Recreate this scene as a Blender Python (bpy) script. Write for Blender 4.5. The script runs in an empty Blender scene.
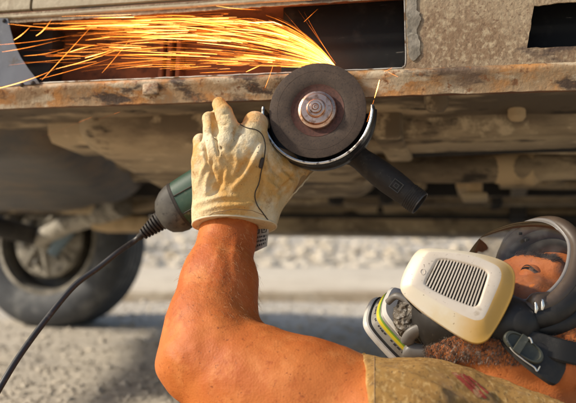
import bpy, bmesh, math, random
import numpy as np
from mathutils import Vector, Matrix, noise as mnoise
R_ = math.radians
scene = bpy.context.scene
COL = scene.collection

# ------------------------------------------------------------------ camera
CAM_Z = 0.41
cam_d = bpy.data.cameras.new('camera')
cam = bpy.data.objects.new('camera', cam_d)
COL.objects.link(cam)
cam.location = (0, 0, CAM_Z)
cam.rotation_euler = (R_(90), 0, 0)
cam_d.sensor_width = 36.0
cam_d.lens = 50.0
cam_d.clip_start = 0.02
cam_d.clip_end = 3000
cam_d.dof.use_dof = True
cam_d.dof.focus_distance = 0.88
cam_d.dof.aperture_fstop = 4.8
scene.camera = cam

# ------------------------------------------------------------------ light
SUN_EL, SUN_AZ = 33.0, 263.0        # azimuth clockwise from +Y: sun stands left of and behind the camera
world = bpy.data.worlds.new('World')
scene.world = world
world.use_nodes = True
wn = world.node_tree.nodes
wl = world.node_tree.links
bgn = wn.get('Background') or wn.new('ShaderNodeBackground')
sky_n = wn.new('ShaderNodeTexSky')
sky_n.sky_type = 'NISHITA'
sky_n.sun_disc = False
sky_n.sun_elevation = R_(SUN_EL)
sky_n.sun_rotation = R_(SUN_AZ)
sky_n.dust_density = 2.0
wl.new(sky_n.outputs[0], bgn.inputs[0])
bgn.inputs[1].default_value = 0.12
sun_d = bpy.data.lights.new('sun', 'SUN')
sun_d.energy = 3.3
sun_d.angle = R_(4)
sun_d.color = (1.0, 0.90, 0.74)
sun = bpy.data.objects.new('sun', sun_d)
COL.objects.link(sun)
az, el = R_(SUN_AZ), R_(SUN_EL)
to_sun = Vector((math.sin(az) * math.cos(el), math.cos(az) * math.cos(el), math.sin(el)))
sun.rotation_euler = to_sun.to_track_quat('Z', 'Y').to_euler()
sun.location = to_sun * 20

scene.view_settings.view_transform = 'Standard'
scene.view_settings.look = 'None'
scene.view_settings.exposure = 0.33
scene.view_settings.gamma = 1.0
scene.view_settings.use_curve_mapping = False
scene.render.engine = 'CYCLES'
cy = scene.cycles
cy.use_denoising = True
cy.max_bounces = 8
cy.diffuse_bounces = 4
cy.glossy_bounces = 4
cy.transmission_bounces = 6
cy.transparent_max_bounces = 40
cy.sample_clamp_indirect = 6.0
cy.caustics_reflective = False
cy.caustics_refractive = False

# ------------------------------------------------------------------ helpers
FPX = 800.0
def P(px, py, d):
    """point at depth d seen at pixel (px,py) of the 576x403 photograph"""
    return Vector(((px - 288.0) / FPX * d, d, CAM_Z + (201.5 - py) / FPX * d))

def tag(o, label=None, cat=None, group=None, kind=None):
    if label: o['label'] = label
    if cat: o['category'] = cat
    if group: o['group'] = group
    if kind: o['kind'] = kind
    return o

def empty(name, mat4=None):
    o = bpy.data.objects.new(name, None)
    o.empty_display_size = 0.05
    COL.objects.link(o)
    if mat4 is not None:
        o.matrix_world = mat4
    return o

def smooth_mesh(me):
    me.polygons.foreach_set('use_smooth', [True] * len(me.polygons))
    me.update()

def link_mesh(name, me, mat=None, parent=None, world_space=False):
    o = bpy.data.objects.new(name, me)
    COL.objects.link(o)
    if mat: me.materials.append(mat)
    if parent is not None:
        o.parent = parent
        if world_space:
            m = parent.matrix_basis.copy()
            q = parent.parent
            pi = parent.matrix_parent_inverse.copy()
            full = pi @ m
            while q is not None:
                full = q.matrix_parent_inverse @ q.matrix_basis @ full
                q = q.parent
            o.matrix_parent_inverse = full.inverted()
    return o

def from_py(name, v, f, mat=None, parent=None, smooth=False, world_space=False):
    me = bpy.data.meshes.new(name)
    me.from_pydata([tuple(p) for p in v], [], [tuple(q) for q in f])
    me.update()
    if smooth: smooth_mesh(me)
    return link_mesh(name, me, mat, parent, world_space)

def bm_obj(name, bm, mat=None, parent=None, smooth=False, world_space=False):
    me = bpy.data.meshes.new(name)
    bmesh.ops.recalc_face_normals(bm, faces=bm.faces[:])
    bm.to_mesh(me); bm.free()
    if smooth: smooth_mesh(me)
    return link_mesh(name, me, mat, parent, world_space)

def auto_smooth(o, ang=35):
    """mark sharp edges by angle"""
    me = o.data
    bm = bmesh.new(); bm.from_mesh(me)
    for f in bm.faces: f.smooth = True
    for e in bm.edges:
        if len(e.link_faces) == 2 and e.calc_face_angle(0) > R_(ang): e.smooth = False
    bm.to_mesh(me); bm.free()
    return o

def box(name, lo, hi, mat, parent=None, bev=0.0, seg=2, world_space=False):
    bm = bmesh.new()
    bmesh.ops.create_cube(bm, size=1)
    lo, hi = Vector(lo), Vector(hi)
    for v in bm.verts:
        v.co = Vector([lo[i] + (v.co[i] + .5) * (hi[i] - lo[i]) for i in range(3)])
    if bev > 0:
        bmesh.ops.bevel(bm, geom=bm.edges[:], offset=bev, segments=seg, profile=.5, affect='EDGES')
    o = bm_obj(name, bm, mat, parent, world_space=world_space)
    return auto_smooth(o, 40) if bev > 0 else o

def tube_data(pts, rad, n=12, cap=True, squash=1.0):
    pts = [Vector(p) for p in pts]
    if not hasattr(rad, '__len__'): rad = [rad] * len(pts)
    vs, fs = [], []
    up = Vector((0, 0, 1))
    t0 = (pts[1] - pts[0]).normalized()
    if abs(t0.dot(up)) > .9: up = Vector((1, 0, 0))
    nrm = (up - t0 * up.dot(t0)).normalized()
    for i, p in enumerate(pts):
        a = pts[max(i - 1, 0)]; b = pts[min(i + 1, len(pts) - 1)]
        t = (b - a).normalized()
        nrm = (nrm - t * nrm.dot(t)).normalized()
        bi = t.cross(nrm)
        for k in range(n):
            an = 2 * math.pi * k / n
            vs.append(p + (nrm * math.cos(an) + bi * math.sin(an) * squash) * rad[i])
    for i in range(len(pts) - 1):
        for k in range(n):
            k2 = (k + 1) % n
            fs.append((i * n + k, i * n + k2, (i + 1) * n + k2, (i + 1) * n + k))
    if cap:
        fs.append(tuple(range(n - 1, -1, -1)))
        fs.append(tuple(range((len(pts) - 1) * n, len(pts) * n)))
    return vs, fs

def tube(name, pts, rad, mat, parent=None, n=12, world_space=False, squash=1.0):
    v, f = tube_data(pts, rad, n, squash=squash)
    o = from_py(name, v, f, mat, parent, True, world_space)
    return auto_smooth(o, 50)

def spline(pts, per=10):
    pts = [Vector(p) for p in pts]
    out = []
    n = len(pts)
    for i in range(n - 1):
        p0 = pts[max(i - 1, 0)]; p1 = pts[i]; p2 = pts[i + 1]; p3 = pts[min(i + 2, n - 1)]
        for k in range(per):
            t = k / per
            out.append(.5 * ((2 * p1) + (p2 - p0) * t + (2 * p0 - 5 * p1 + 4 * p2 - p3) * t * t + (3 * p1 - p0 - 3 * p2 + p3) * t ** 3))
    out.append(pts[-1])
    return out

def lathe(name, prof, mat, parent=None, n=64, axis='Z', origin=(0, 0, 0), a0=0.0, a1=360.0, closed_prof=False, ang=35, frame=None, world_space=False):
    """prof: list of (r, h). frame: Matrix placing local (r cos, r sin, h)"""
    full = abs(a1 - a0) >= 359.9
    m = n if full else n + 1
    vs, fs = [], []
    for i in range(m):
        a = R_(a0 + (a1 - a0) * i / n)
        for r, h in prof:
            c, s = r * math.cos(a), r * math.sin(a)
            if axis == 'Z': p = Vector((c, s, h))
            elif axis == 'Y': p = Vector((c, h, s))
            else: p = Vector((h, c, s))
            p = p + Vector(origin)
            if frame is not None: p = frame @ p
            vs.append(p)
    k = len(prof)
    seg = k if closed_prof else k - 1
    for i in range(n):
        i2 = (i + 1) % m
        for j in range(seg):
            j2 = (j + 1) % k
            fs.append((i * k + j, i2 * k + j, i2 * k + j2, i * k + j2))
    if not full and closed_prof:
        fs.append(tuple(range(k))); fs.append(tuple(range((m - 1) * k, m * k))[::-1])
    bm = bmesh.new()
    bv = [bm.verts.new(p) for p in vs]
    for f in fs:
        try: bm.faces.new([bv[q] for q in f])
        except ValueError: pass
    bmesh.ops.remove_doubles(bm, verts=bm.verts[:], dist=1e-6)
    bmesh.ops.dissolve_degenerate(bm, dist=1e-7, edges=bm.edges[:])
    o = bm_obj(name, bm, mat, parent, True, world_space)
    return auto_smooth(o, ang)

# ---------------------------------------------------------- signed distance toolkit
def smin(a, b, k):
    if k <= 0: return np.minimum(a, b)
    h = np.clip(.5 + .5 * (b - a) / k, 0, 1)
    return b * (1 - h) + a * h - k * h * (1 - h)

class Sdf:
    def __init__(self, lo, hi, h):
        self.lo = np.array(lo, float); self.h = h
        self.n = np.ceil((np.array(hi, float) - self.lo) / h).astype(int) + 1
        self.f = np.full(self.n, 0.06, np.float32)
        self.ax = [self.lo[i] + h * np.arange(self.n[i]) for i in range(3)]
    def _sub(self, lo, hi):
        s = []
        for i in range(3):
            a = int(max(0, math.floor((lo[i] - self.lo[i]) / self.h)))
            b = int(min(self.n[i], math.ceil((hi[i] - self.lo[i]) / self.h) + 1))
            if b <= a: return None, None
            s.append(slice(a, b))
        g = np.meshgrid(self.ax[0][s[0]], self.ax[1][s[1]], self.ax[2][s[2]], indexing='ij')
        return tuple(s), g
    def put(self, lo, hi, fn, k=0.0, sub=False, pad=0.05):
        s, g = self._sub([q - pad for q in lo], [q + pad for q in hi])
        if s is None: return
        d = fn(*g).astype(np.float32)
        if sub: self.f[s] = -smin(-self.f[s], d, k)
        else: self.f[s] = smin(self.f[s], d, k)
    def cone(self, a, b, ra, rb, k=0.01, sub=False, sq=None):
        """round cone; sq=(axis vector, factor) flattens the section along that axis"""
        a = np.array(a, float); b = np.array(b, float); ab = b - a; L = max(float(ab @ ab), 1e-12)
        m = max(ra, rb) * (1.0 if sq is None else max(1, 1 / sq[1]))
        def fn(x, y, z):
            px, py, pz = x - a[0], y - a[1], z - a[2]
            t = np.clip((px * ab[0] + py * ab[1] + pz * ab[2]) / L, 0, 1)
            qx, qy, qz = px - t * ab[0], py - t * ab[1], pz - t * ab[2]
            if sq is not None:
                n = np.array(sq[0], float); n = n / np.linalg.norm(n)
                c = (qx * n[0] + qy * n[1] + qz * n[2]) * (1 / sq[1] - 1)
                qx, qy, qz = qx + n[0] * c, qy + n[1] * c, qz + n[2] * c
            return np.sqrt(qx * qx + qy * qy + qz * qz) - (ra + (rb - ra) * t)
        self.put(np.minimum(a, b) - m, np.maximum(a, b) + m, fn, k, sub)
    def chain(self, pts, rad, k=0.01, kin=0.006, sub=False, sq=None):
        for i in range(len(pts) - 1):
            self.cone(pts[i], pts[i + 1], rad[i], rad[i + 1], k if i == 0 else kin, sub, sq)
    def ell(self, c, r, axes=None, k=0.01, sub=False):
        c = np.array(c, float); A = np.eye(3) if axes is None else np.array([list(v) for v in axes], float)
        m = max(r)
        def fn(x, y, z):
            p = (x - c[0], y - c[1], z - c[2])
            q = [A[i][0] * p[0] + A[i][1] * p[1] + A[i][2] * p[2] for i in range(3)]
            k0 = np.sqrt(sum((q[i] / r[i]) ** 2 for i in range(3)))
            k1 = np.sqrt(sum((q[i] / r[i] ** 2) ** 2 for i in range(3))) + 1e-9
            return k0 * (k0 - 1) / k1
        self.put(c - m, c + m, fn, k, sub)
    def plane_cut(self, p, n, k=0.002, lo=None, hi=None):
        """remove everything on the side of p that n points to (inside lo..hi)"""
        p = np.array(p, float); n = np.array(n, float); n = n / np.linalg.norm(n)
        lo = self.lo if lo is None else lo
        hi = self.lo + self.n * self.h if hi is None else hi
        self.put(lo, hi, lambda x, y, z: -((x - p[0]) * n[0] + (y - p[1]) * n[1] + (z - p[2]) * n[2]), k, True, pad=0)
    def mesh(self, name, relax=2):
        f = self.f
        ins = f < 0
        a = [slice(None, -1), slice(1, None)]
        cnt = np.zeros(tuple(self.n - 1), np.uint8)
        for i in range(8):
            cnt += ins[a[i & 1], a[(i >> 1) & 1], a[(i >> 2) & 1]]
        act = (cnt > 0) & (cnt < 8)
        idx = np.full(act.shape, -1, np.int64)
        cells = np.argwhere(act)
        idx[act] = np.arange(len(cells))
        acc = np.zeros((len(cells), 3)); num = np.zeros(len(cells))
        off = [np.array([i & 1, (i >> 1) & 1, (i >> 2) & 1]) for i in range(8)]
        for i in range(8):
            for ax in range(3):
                j = i | (1 << ax)
                if j == i: continue
                c0 = cells + off[i]; c1 = cells + off[j]
                f0 = f[c0[:, 0], c0[:, 1], c0[:, 2]]; f1 = f[c1[:, 0], c1[:, 1], c1[:, 2]]
                m = (f0 < 0) != (f1 < 0)
                t = np.where(m, f0 / np.where(m, f0 - f1, 1), 0)
                acc += np.where(m[:, None], c0 + t[:, None] * (c1 - c0), 0)
                num += m
        v = acc / np.maximum(num, 1)[:, None]
        v = self.lo + v * self.h
        faces = []
        for ax in range(3):
            b, c = (ax + 1) % 3, (ax + 2) % 3
            s0 = [slice(None)] * 3; s1 = [slice(None)] * 3
            s0[ax] = slice(None, -1); s1[ax] = slice(1, None)
            A, B = ins[tuple(s0)], ins[tuple(s1)]
            e = np.argwhere(A != B)
            e = e[(e[:, b] > 0) & (e[:, c] > 0) & (e[:, b] < self.n[b] - 1) & (e[:, c] < self.n[c] - 1)]
            flip = ~A[e[:, 0], e[:, 1], e[:, 2]]
            q = []
            for db, dc in ((0, 0), (-1, 0), (-1, -1), (0, -1)):
                cc = e.copy(); cc[:, b] += db; cc[:, c] += dc
                q.append(idx[cc[:, 0], cc[:, 1], cc[:, 2]])
            q = np.stack(q, 1)
            q[flip] = q[flip][:, ::-1]
            faces.append(q)
        fc = np.concatenate(faces)
        fc = fc[:, ::-1]
        # relax
        for _ in range(relax):
            s = np.zeros_like(v); n = np.zeros(len(v))
            for i in range(4):
                p, q = fc[:, i], fc[:, (i + 1) % 4]
                np.add.at(s, p, v[q]); np.add.at(n, p, 1)
                np.add.at(s, q, v[p]); np.add.at(n, q, 1)
            v = v * .45 + .55 * s / np.maximum(n, 1)[:, None]
        me = bpy.data.meshes.new(name)
        me.vertices.add(len(v)); me.vertices.foreach_set('co', v.astype(np.float32).ravel())
        me.loops.add(len(fc) * 4); me.polygons.add(len(fc))
        me.polygons.foreach_set('loop_start', np.arange(0, len(fc) * 4, 4, dtype=np.int32))
        me.polygons.foreach_set('loop_total', np.full(len(fc), 4, np.int32))
        me.loops.foreach_set('vertex_index', fc.ravel().astype(np.int32))
        me.update(calc_edges=True); me.validate()
        # outward normals
        vv = np.empty(len(me.vertices) * 3, np.float32); me.vertices.foreach_get('co', vv); vv = vv.reshape(-1, 3)
        tri = fc[:, :3]
        vol = np.einsum('ij,ij->i', v[tri[:, 0]], np.cross(v[tri[:, 1]], v[tri[:, 2]])).sum()
        if vol < 0: me.flip_normals()
        smooth_mesh(me)
        return me

def get_co(me):
    a = np.empty(len(me.vertices) * 3, np.float32); me.vertices.foreach_get('co', a); return a.reshape(-1, 3).astype(float)
def get_no(me):
    return np.array([tuple(n.vector) for n in me.vertex_normals], float)
def set_co(me, a):
    me.vertices.foreach_set('co', a.astype(np.float32).ravel()); me.update()
def fbm(a, scale, oct=3, seed=0.0):
    return np.array([mnoise.fractal(Vector((p[0] * scale + seed, p[1] * scale, p[2] * scale)), 1.0, 2.0, oct) for p in a])
def creases(me, items, front_only=True):
    """push the surface in/out along folds that run through the given photo positions; items: (polyline px, amp m, width px)"""
    co = get_co(me); no = get_no(me)
    px = 288 + co[:, 0] / co[:, 1] * FPX; py = 201.5 - (co[:, 2] - CAM_Z) / co[:, 1] * FPX
    fr = np.clip(-no[:, 1] * 2 + .3, 0, 1) if front_only else 1.0
    tot = np.zeros(len(co))
    for line, amp, wid in items:
        best = np.full(len(co), 1e9); fade = np.zeros(len(co)); n = len(line) - 1
        for i in range(n):
            a = np.array(line[i], float); b = np.array(line[i + 1], float); ab = b - a
            t = np.clip(((px - a[0]) * ab[0] + (py - a[1]) * ab[1]) / (ab @ ab), 0, 1)
            d = np.hypot(px - a[0] - t * ab[0], py - a[1] - t * ab[1])
            m = d < best
            best = np.where(m, d, best); fade = np.where(m, (i + t) / n, fade)
        env = np.sin(np.clip(fade, 0, 1) * math.pi) ** .5
        tot += amp * np.exp(-(best / wid) ** 2) * (.25 + .75 * env)
    set_co(me, co + no * (tot * fr)[:, None])

# ------------------------------------------------------------------ materials
def mat(name, col, rough=.6, metal=0.0, layers=(), bump=(), spec=.5, sss=0.0, sss_r=(1, .3, .15), coat=0.0, rough_noise=0.0, emit=None):
    """layers: (noise scale, colour, lo, hi, detail, stretch xyz)   bump: (scale, strength, distance, kind)"""
    m = bpy.data.materials.new(name); m.use_nodes = True
    nt = m.node_tree; N = nt.nodes; L = nt.links
    b = N['Principled BSDF']
    b.inputs['Roughness'].default_value = rough
    b.inputs['Metallic'].default_value = metal
    b.inputs['Specular IOR Level'].default_value = spec
    if coat: b.inputs['Coat Weight'].default_value = coat
    if sss:
        b.inputs['Subsurface Weight'].default_value = sss
        b.inputs['Subsurface Radius'].default_value = sss_r
        b.inputs['Subsurface Scale'].default_value = .004
    tc = N.new('ShaderNodeTexCoord')
    cur = None
    for i, ly in enumerate(layers):
        sc, c2, lo, hi = ly[:4]
        det = ly[4] if len(ly) > 4 else 4
        st = ly[5] if len(ly) > 5 else (1, 1, 1)
        mp = N.new('ShaderNodeMapping'); mp.inputs['Scale'].default_value = st
        mp.inputs['Location'].default_value = (i * 3.1, i * 1.7, i * 2.3)
        L.new(tc.outputs['Object'], mp.inputs[0])
        nz = N.new('ShaderNodeTexNoise'); nz.inputs['Scale'].default_value = sc; nz.inputs['Detail'].default_value = det
        nz.inputs['Roughness'].default_value = .62
        L.new(mp.outputs[0], nz.inputs['Vector'])
        mr = N.new('ShaderNodeMapRange'); mr.inputs[1].default_value = lo; mr.inputs[2].default_value = hi; mr.interpolation_type = 'SMOOTHSTEP'
        L.new(nz.outputs['Fac'], mr.inputs[0])
        mx = N.new('ShaderNodeMix'); mx.data_type = 'RGBA'
        L.new(mr.outputs[0], mx.inputs[0])
        if cur is None: mx.inputs[6].default_value = (*col, 1)
        else: L.new(cur, mx.inputs[6])
        mx.inputs[7].default_value = (*c2, 1)
        cur = mx.outputs[2]
    if cur is None: b.inputs['Base Color'].default_value = (*col, 1)
    else: L.new(cur, b.inputs['Base Color'])
    prev = None
    for bp in bump:
        sc, stg, dist = bp[:3]; kind = bp[3] if len(bp) > 3 else 'noise'
        st = bp[4] if len(bp) > 4 else (1, 1, 1)
        mp = N.new('ShaderNodeMapping'); mp.inputs['Scale'].default_value = st
        L.new(tc.outputs['Object'], mp.inputs[0])
        if kind == 'noise':
            t = N.new('ShaderNodeTexNoise'); t.inputs['Scale'].default_value = sc; t.inputs['Detail'].default_value = 5; out = t.outputs['Fac']
        elif kind == 'voronoi':
            t = N.new('ShaderNodeTexVoronoi'); t.inputs['Scale'].default_value = sc; out = t.outputs['Distance']
        else:
            t = N.new('ShaderNodeTexWave'); t.inputs['Scale'].default_value = sc; t.inputs['Distortion'].default_value = 1.5; t.inputs['Detail Scale'].default_value = 3; out = t.outputs['Fac']
        L.new(mp.outputs[0], t.inputs['Vector'])
        bn = N.new('ShaderNodeBump'); bn.inputs['Strength'].default_value = stg; bn.inputs['Distance'].default_value = dist
        L.new(out, bn.inputs['Height'])
        if prev is not None: L.new(prev, bn.inputs['Normal'])
        prev = bn.outputs[0]
    if prev is not None: L.new(prev, b.inputs['Normal'])
    if rough_noise:
        nz = N.new('ShaderNodeTexNoise'); nz.inputs['Scale'].default_value = 40; nz.inputs['Detail'].default_value = 5
        L.new(tc.outputs['Object'], nz.inputs['Vector'])
        mr = N.new('ShaderNodeMapRange'); mr.inputs[1].default_value = .3; mr.inputs[2].default_value = .7
        mr.inputs[3].default_value = max(.03, rough - rough_noise); mr.inputs[4].default_value = min(1, rough + rough_noise)
        L.new(nz.outputs['Fac'], mr.inputs[0]); L.new(mr.outputs[0], b.inputs['Roughness'])
    if emit:
        b.inputs['Emission Color'].default_value = (*emit[0], 1); b.inputs['Emission Strength'].default_value = emit[1]
    return m

M = {}
M['ground'] = mat('ground_grit', (.54, .48, .395), .95, layers=[(.9, (.66, .58, .46), .40, .62, 6), (6, (.43, .385, .33), .5, .74, 6), (38, (.66, .60, .50), .55, .72, 5), (140, (.30, .27, .23), .60, .77, 3)],
                  bump=[(30, .5, .015), (160, .4, .003)])
M['slab'] = mat('pale_slab', (.64, .55, .42), .9, layers=[(1.5, (.70, .61, .47), .42, .66), (9, (.52, .44, .33), .50, .72, 7), (30, (.44, .36, .27), .58, .74, 6)], bump=[(60, .4, .004)])
M['kerb'] = mat('slab_edge', (.50, .40, .28), .9, layers=[(3, (.62, .53, .40), .42, .62, 6), (20, (.38, .29, .19), .5, .7, 6)], bump=[(50, .5, .004)])
M['rubble'] = mat('rubble', (.62, .54, .42), .95, layers=[(3, (.46, .38, .27), .46, .64, 6), (18, (.72, .64, .51), .5, .7, 4)], bump=[(70, .5, .005)])
M['paint'] = mat('sill_paint', (.31, .225, .135), .65, layers=[(10, (.21, .13, .068), .42, .60, 9), (140, (.39, .295, .18), .47, .66, 7), (190, (.165, .095, .05), .54, .68, 7), (18, (.075, .045, .028), .57, .67, 10, (.4, 1, 1.6)), (6, (.36, .285, .19), .52, .70, 8)],
                 bump=[(60, .4, .0015), (210, .7, .0015), (520, .5, .0007)], spec=.45)
M['lip'] = mat('sill_lip_paint', (.36, .24, .13), .62, layers=[(12, (.46, .21, .06), .47, .60, 8), (45, (.52, .41, .27), .50, .62, 8, (.5, 1, 1)), (26, (.075, .045, .028), .54, .62, 10, (.45, 1, 1)), (7, (.16, .10, .06), .53, .64, 9, (.5, 1, 1)), (90, (.22, .10, .04), .56, .66, 6)],
               bump=[(60, .5, .002), (160, .7, .0014), (400, .5, .0007)], spec=.45)
M['door'] = mat('body_side_paint', (.40, .33, .215), .6, layers=[(14, (.31, .235, .14), .44, .66, 6), (70, (.47, .39, .26), .5, .68), (10, (.17, .11, .065), .60, .72, 9, (.4, 1, 2))], bump=[(120, .5, .0015)])
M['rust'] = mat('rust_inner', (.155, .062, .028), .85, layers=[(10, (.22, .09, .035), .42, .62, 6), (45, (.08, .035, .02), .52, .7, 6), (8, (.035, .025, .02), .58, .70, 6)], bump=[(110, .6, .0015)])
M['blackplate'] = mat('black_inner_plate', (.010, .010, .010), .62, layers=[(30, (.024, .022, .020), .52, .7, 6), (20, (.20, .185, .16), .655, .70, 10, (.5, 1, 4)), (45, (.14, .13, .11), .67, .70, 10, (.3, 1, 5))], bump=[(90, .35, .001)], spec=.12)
M['filler'] = mat('filler_grey', (.26, .225, .175), .75, layers=[(30, (.16, .135, .10), .42, .6, 6), (80, (.36, .32, .25), .55, .68, 5)], bump=[(120, .9, .002)])
M['steel'] = mat('bare_steel', (.085, .092, .115), .55, .25, layers=[(14, (.06, .064, .08), .45, .68, 6), (60, (.06, .05, .045), .60, .72, 7), (30, (.17, .17, .18), .60, .74, 7)], bump=[(80, .2, .0006)], rough_noise=.1)
M['cutedge'] = mat('cut_edge', (.62, .58, .50), .45, .6, layers=[(60, (.25, .15, .08), .5, .65)])
M['under'] = mat('underseal_brown', (.36, .275, .17), .85, layers=[(3, (.13, .098, .064), .44, .56, 7, (.45, 1, 1)), (10, (.54, .42, .265), .5, .64, 7, (.4, 1, 1)), (26, (.05, .038, .027), .55, .66, 7, (.5, 1, 1))], bump=[(40, .5, .004)])
M['under2'] = mat('dusty_metal', (.50, .39, .245), .8, layers=[(5, (.20, .15, .094), .44, .58, 7, (.4, 1, 1)), (24, (.66, .53, .34), .54, .68, 6), (14, (.07, .052, .036), .56, .66, 7, (.4, 1, 1))], bump=[(50, .4, .003)])
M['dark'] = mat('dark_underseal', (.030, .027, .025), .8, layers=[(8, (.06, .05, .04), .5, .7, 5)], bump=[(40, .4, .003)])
M['tank'] = mat('dark_plastic_tank', (.06, .053, .048), .5, layers=[(5, (.12, .085, .052), .46, .62, 6), (14, (.032, .032, .036), .5, .66, 6)], bump=[(25, .3, .003)])
M['ochre'] = mat('ochre_dusty_part', (.60, .44, .25), .8, layers=[(20, (.44, .31, .17), .45, .7)])
M['tyre'] = mat('tyre_rubber', (.055, .058, .064), .65, layers=[(9, (.17, .17, .165), .48, .68, 6), (50, (.03, .03, .03), .55, .7, 4)], bump=[(80, .3, .002)])
M['rim'] = mat('dusty_wheel_rim', (.12, .115, .105), .7, layers=[(16, (.23, .20, .15), .45, .7, 5)])
M['hub'] = mat('dusty_brake_drum', (.38, .345, .285), .7, layers=[(9, (.17, .15, .115), .44, .60, 6), (40, (.50, .455, .37), .5, .7), (22, (.07, .06, .048), .56, .67, 6)], bump=[(60, .4, .003)])
M['blue'] = mat('blue_grey_damper', (.17, .24, .29), .6, layers=[(20, (.25, .28, .29), .5, .7)])
M['disc'] = mat('abrasive_disc', (.066, .044, .031), .68, layers=[(60, (.088, .058, .040), .42, .66, 5), (500, (.040, .028, .022), .5, .7, 2)], bump=[(1600, .5, .0003)], spec=.3)
M['redring'] = mat('disc_red_ring', (.105, .044, .032), .68, layers=[(300, (.07, .032, .024), .45, .65, 3)], spec=.3)
M['nut'] = mat('copper_toned_steel', (.62, .40, .29), .26, .95, layers=[(120, (.34, .18, .11), .50, .66, 5), (60, (.72, .56, .44), .5, .7, 4)], bump=[(300, .12, .0004)], rough_noise=.1)
M['guard'] = mat('black_guard_paint', (.018, .018, .019), .32, .2, layers=[(70, (.10, .085, .07), .62, .75, 8)], bump=[(100, .12, .0008)], rough_noise=.12)
M['guardedge'] = mat('pale_guard_edge', (.66, .62, .55), .28, .85, layers=[(90, (.12, .10, .09), .50, .60, 4)])
M['green'] = mat('green_tool_plastic', (.022, .062, .036), .5, layers=[(30, (.045, .085, .05), .45, .7, 6), (120, (.11, .12, .08), .60, .72, 6)], bump=[(350, .2, .0004)])
M['toolgrey'] = mat('dark_grey_tool_plastic', (.062, .056, .047), .6, layers=[(25, (.105, .094, .075), .45, .7, 6), (140, (.035, .03, .026), .55, .7, 4)], bump=[(250, .25, .0006)], spec=.35)
M['toolblack'] = mat('black_tool_rubber', (.030, .024, .019), .62, layers=[(40, (.060, .049, .037), .5, .7, 6), (180, (.12, .10, .075), .63, .75, 5)], bump=[(300, .4, .0007)], spec=.35)
M['gear'] = mat('dark_gear_casting', (.075, .070, .066), .45, .5, layers=[(50, (.13, .115, .10), .5, .7, 5)], bump=[(200, .3, .0006)])
M['cord'] = mat('cord_rubber', (.028, .027, .027), .45, layers=[(60, (.09, .08, .068), .58, .75, 5)])
M['skin'] = mat('orange_skin', (.57, .170, .038), .58, layers=[(7, (.46, .105, .020), .40, .62, 7), (34, (.62, .205, .054), .50, .70, 7), (120, (.43, .105, .022), .55, .72, 6), (260, (.27, .07, .018), .635, .71, 3)],
                bump=[(450, .3, .0007, 'voronoi'), (1100, .4, .0003), (90, .2, .0012)], sss=.05, spec=.30, rough_noise=.05)  # saturated orange base with random darker mottling
M['face'] = M['skin']
M['leather'] = mat('pale_work_leather', (.66, .50, .27), .68, layers=[(11, (.74, .64, .44), .46, .62, 4), (10, (.58, .325, .095), .47, .60, 6), (60, (.38, .21, .075), .57, .74, 9), (300, (.10, .05, .025), .66, .72, 3)],
                   bump=[(70, .35, .0022), (190, .8, .0018), (480, .6, .0009)], spec=.3)
M['suede'] = mat('dirty_suede', (.36, .225, .105), .9, layers=[(30, (.22, .13, .065), .45, .68, 6), (90, (.46, .31, .16), .5, .7, 5)], bump=[(120, .6, .002)])
M['thread'] = mat('dark_seam', (.045, .032, .022), .8)
M['hem'] = mat('glove_hem', (.70, .58, .38), .8, layers=[(40, (.52, .37, .19), .48, .7, 5)], bump=[(300, .3, .0006)])
M['tagw'] = mat('tag_cloth', (.52, .49, .42), .8, layers=[(60, (.36, .33, .27), .48, .7, 5)], bump=[(600, .3, .0004)])
M['ink'] = mat('tag_ink', (.03, .03, .03), .8)
M['shirt'] = mat('khaki_jersey', (.46, .26, .080), .92, layers=[(9, (.38, .205, .062), .42, .66, 5), (110, (.32, .17, .055), .46, .66, 8, (1, 1, .4)), (210, (.57, .37, .15), .50, .66, 6, (1, 1, .35)), (300, (.18, .105, .05), .55, .68, 5, (1, 1, .4)), (26, (.30, .19, .10), .56, .72, 8, (.5, 1, .3))],
                 bump=[(35, .4, .005), (420, .7, .0009, 'wave'), (900, .4, .0004)], spec=.2)
M['print'] = mat('red_print', (.34, .045, .025), .9, layers=[(120, (.42, .22, .10), .52, .62, 5)])
M['denim'] = mat('blue_work_trousers', (.05, .06, .085), .9, bump=[(300, .4, .001)])
M['boot'] = mat('brown_boot', (.07, .045, .028), .6, bump=[(60, .4, .002)])
M['hair'] = mat('dark_brown_hair', (.050, .026, .016), .5, layers=[(200, (.10, .05, .026), .5, .7, 2)])
M['beard'] = mat('greying_beard_hair', (.12, .088, .064), .7, layers=[(260, (.42, .36, .29), .52, .66, 2), (120, (.05, .033, .024), .50, .66, 2)])
M['armhair'] = mat('arm_hair', (.52, .30, .14), .5)
M['eye'] = mat('eye_white', (.20, .125, .095), .35)
M['iris'] = mat('dark_iris', (.02, .012, .008), .2)
M['cart'] = mat('off_white_plastic', (.66, .575, .475), .5, layers=[(18, (.58, .49, .385), .45, .68, 6), (10, (.52, .40, .26), .58, .74, 7), (60, (.46, .37, .27), .60, .72, 6), (400, (.18, .13, .10), .69, .72, 2)], bump=[(500, .12, .0003), (60, .08, .0008)], spec=.45, rough_noise=.1)
M['cartrim'] = mat('cream_to_amber_plastic', (.70, .62, .48), .42, layers=[(16, (.66, .54, .34), .46, .66, 5), (300, (.2, .14, .08), .70, .74, 2)], bump=[(400, .1, .0003)])
M['cartgrey'] = mat('grey_cartridge_shell', (.34, .32, .275), .45, .1, layers=[(40, (.22, .20, .17), .46, .66, 6)])
M['white'] = mat('white_plastic', (.72, .68, .60), .4, layers=[(30, (.55, .50, .41), .48, .7, 6)])
M['slot'] = mat('slot_shade_black', (.020, .018, .016), .9)  # near-black colour stands for shade inside slots, groove and grille; also studs
M['yellow'] = mat('yellow_band', (.66, .52, .03), .5)
M['lgreen'] = mat('green_band', (.16, .30, .04), .5)
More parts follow.
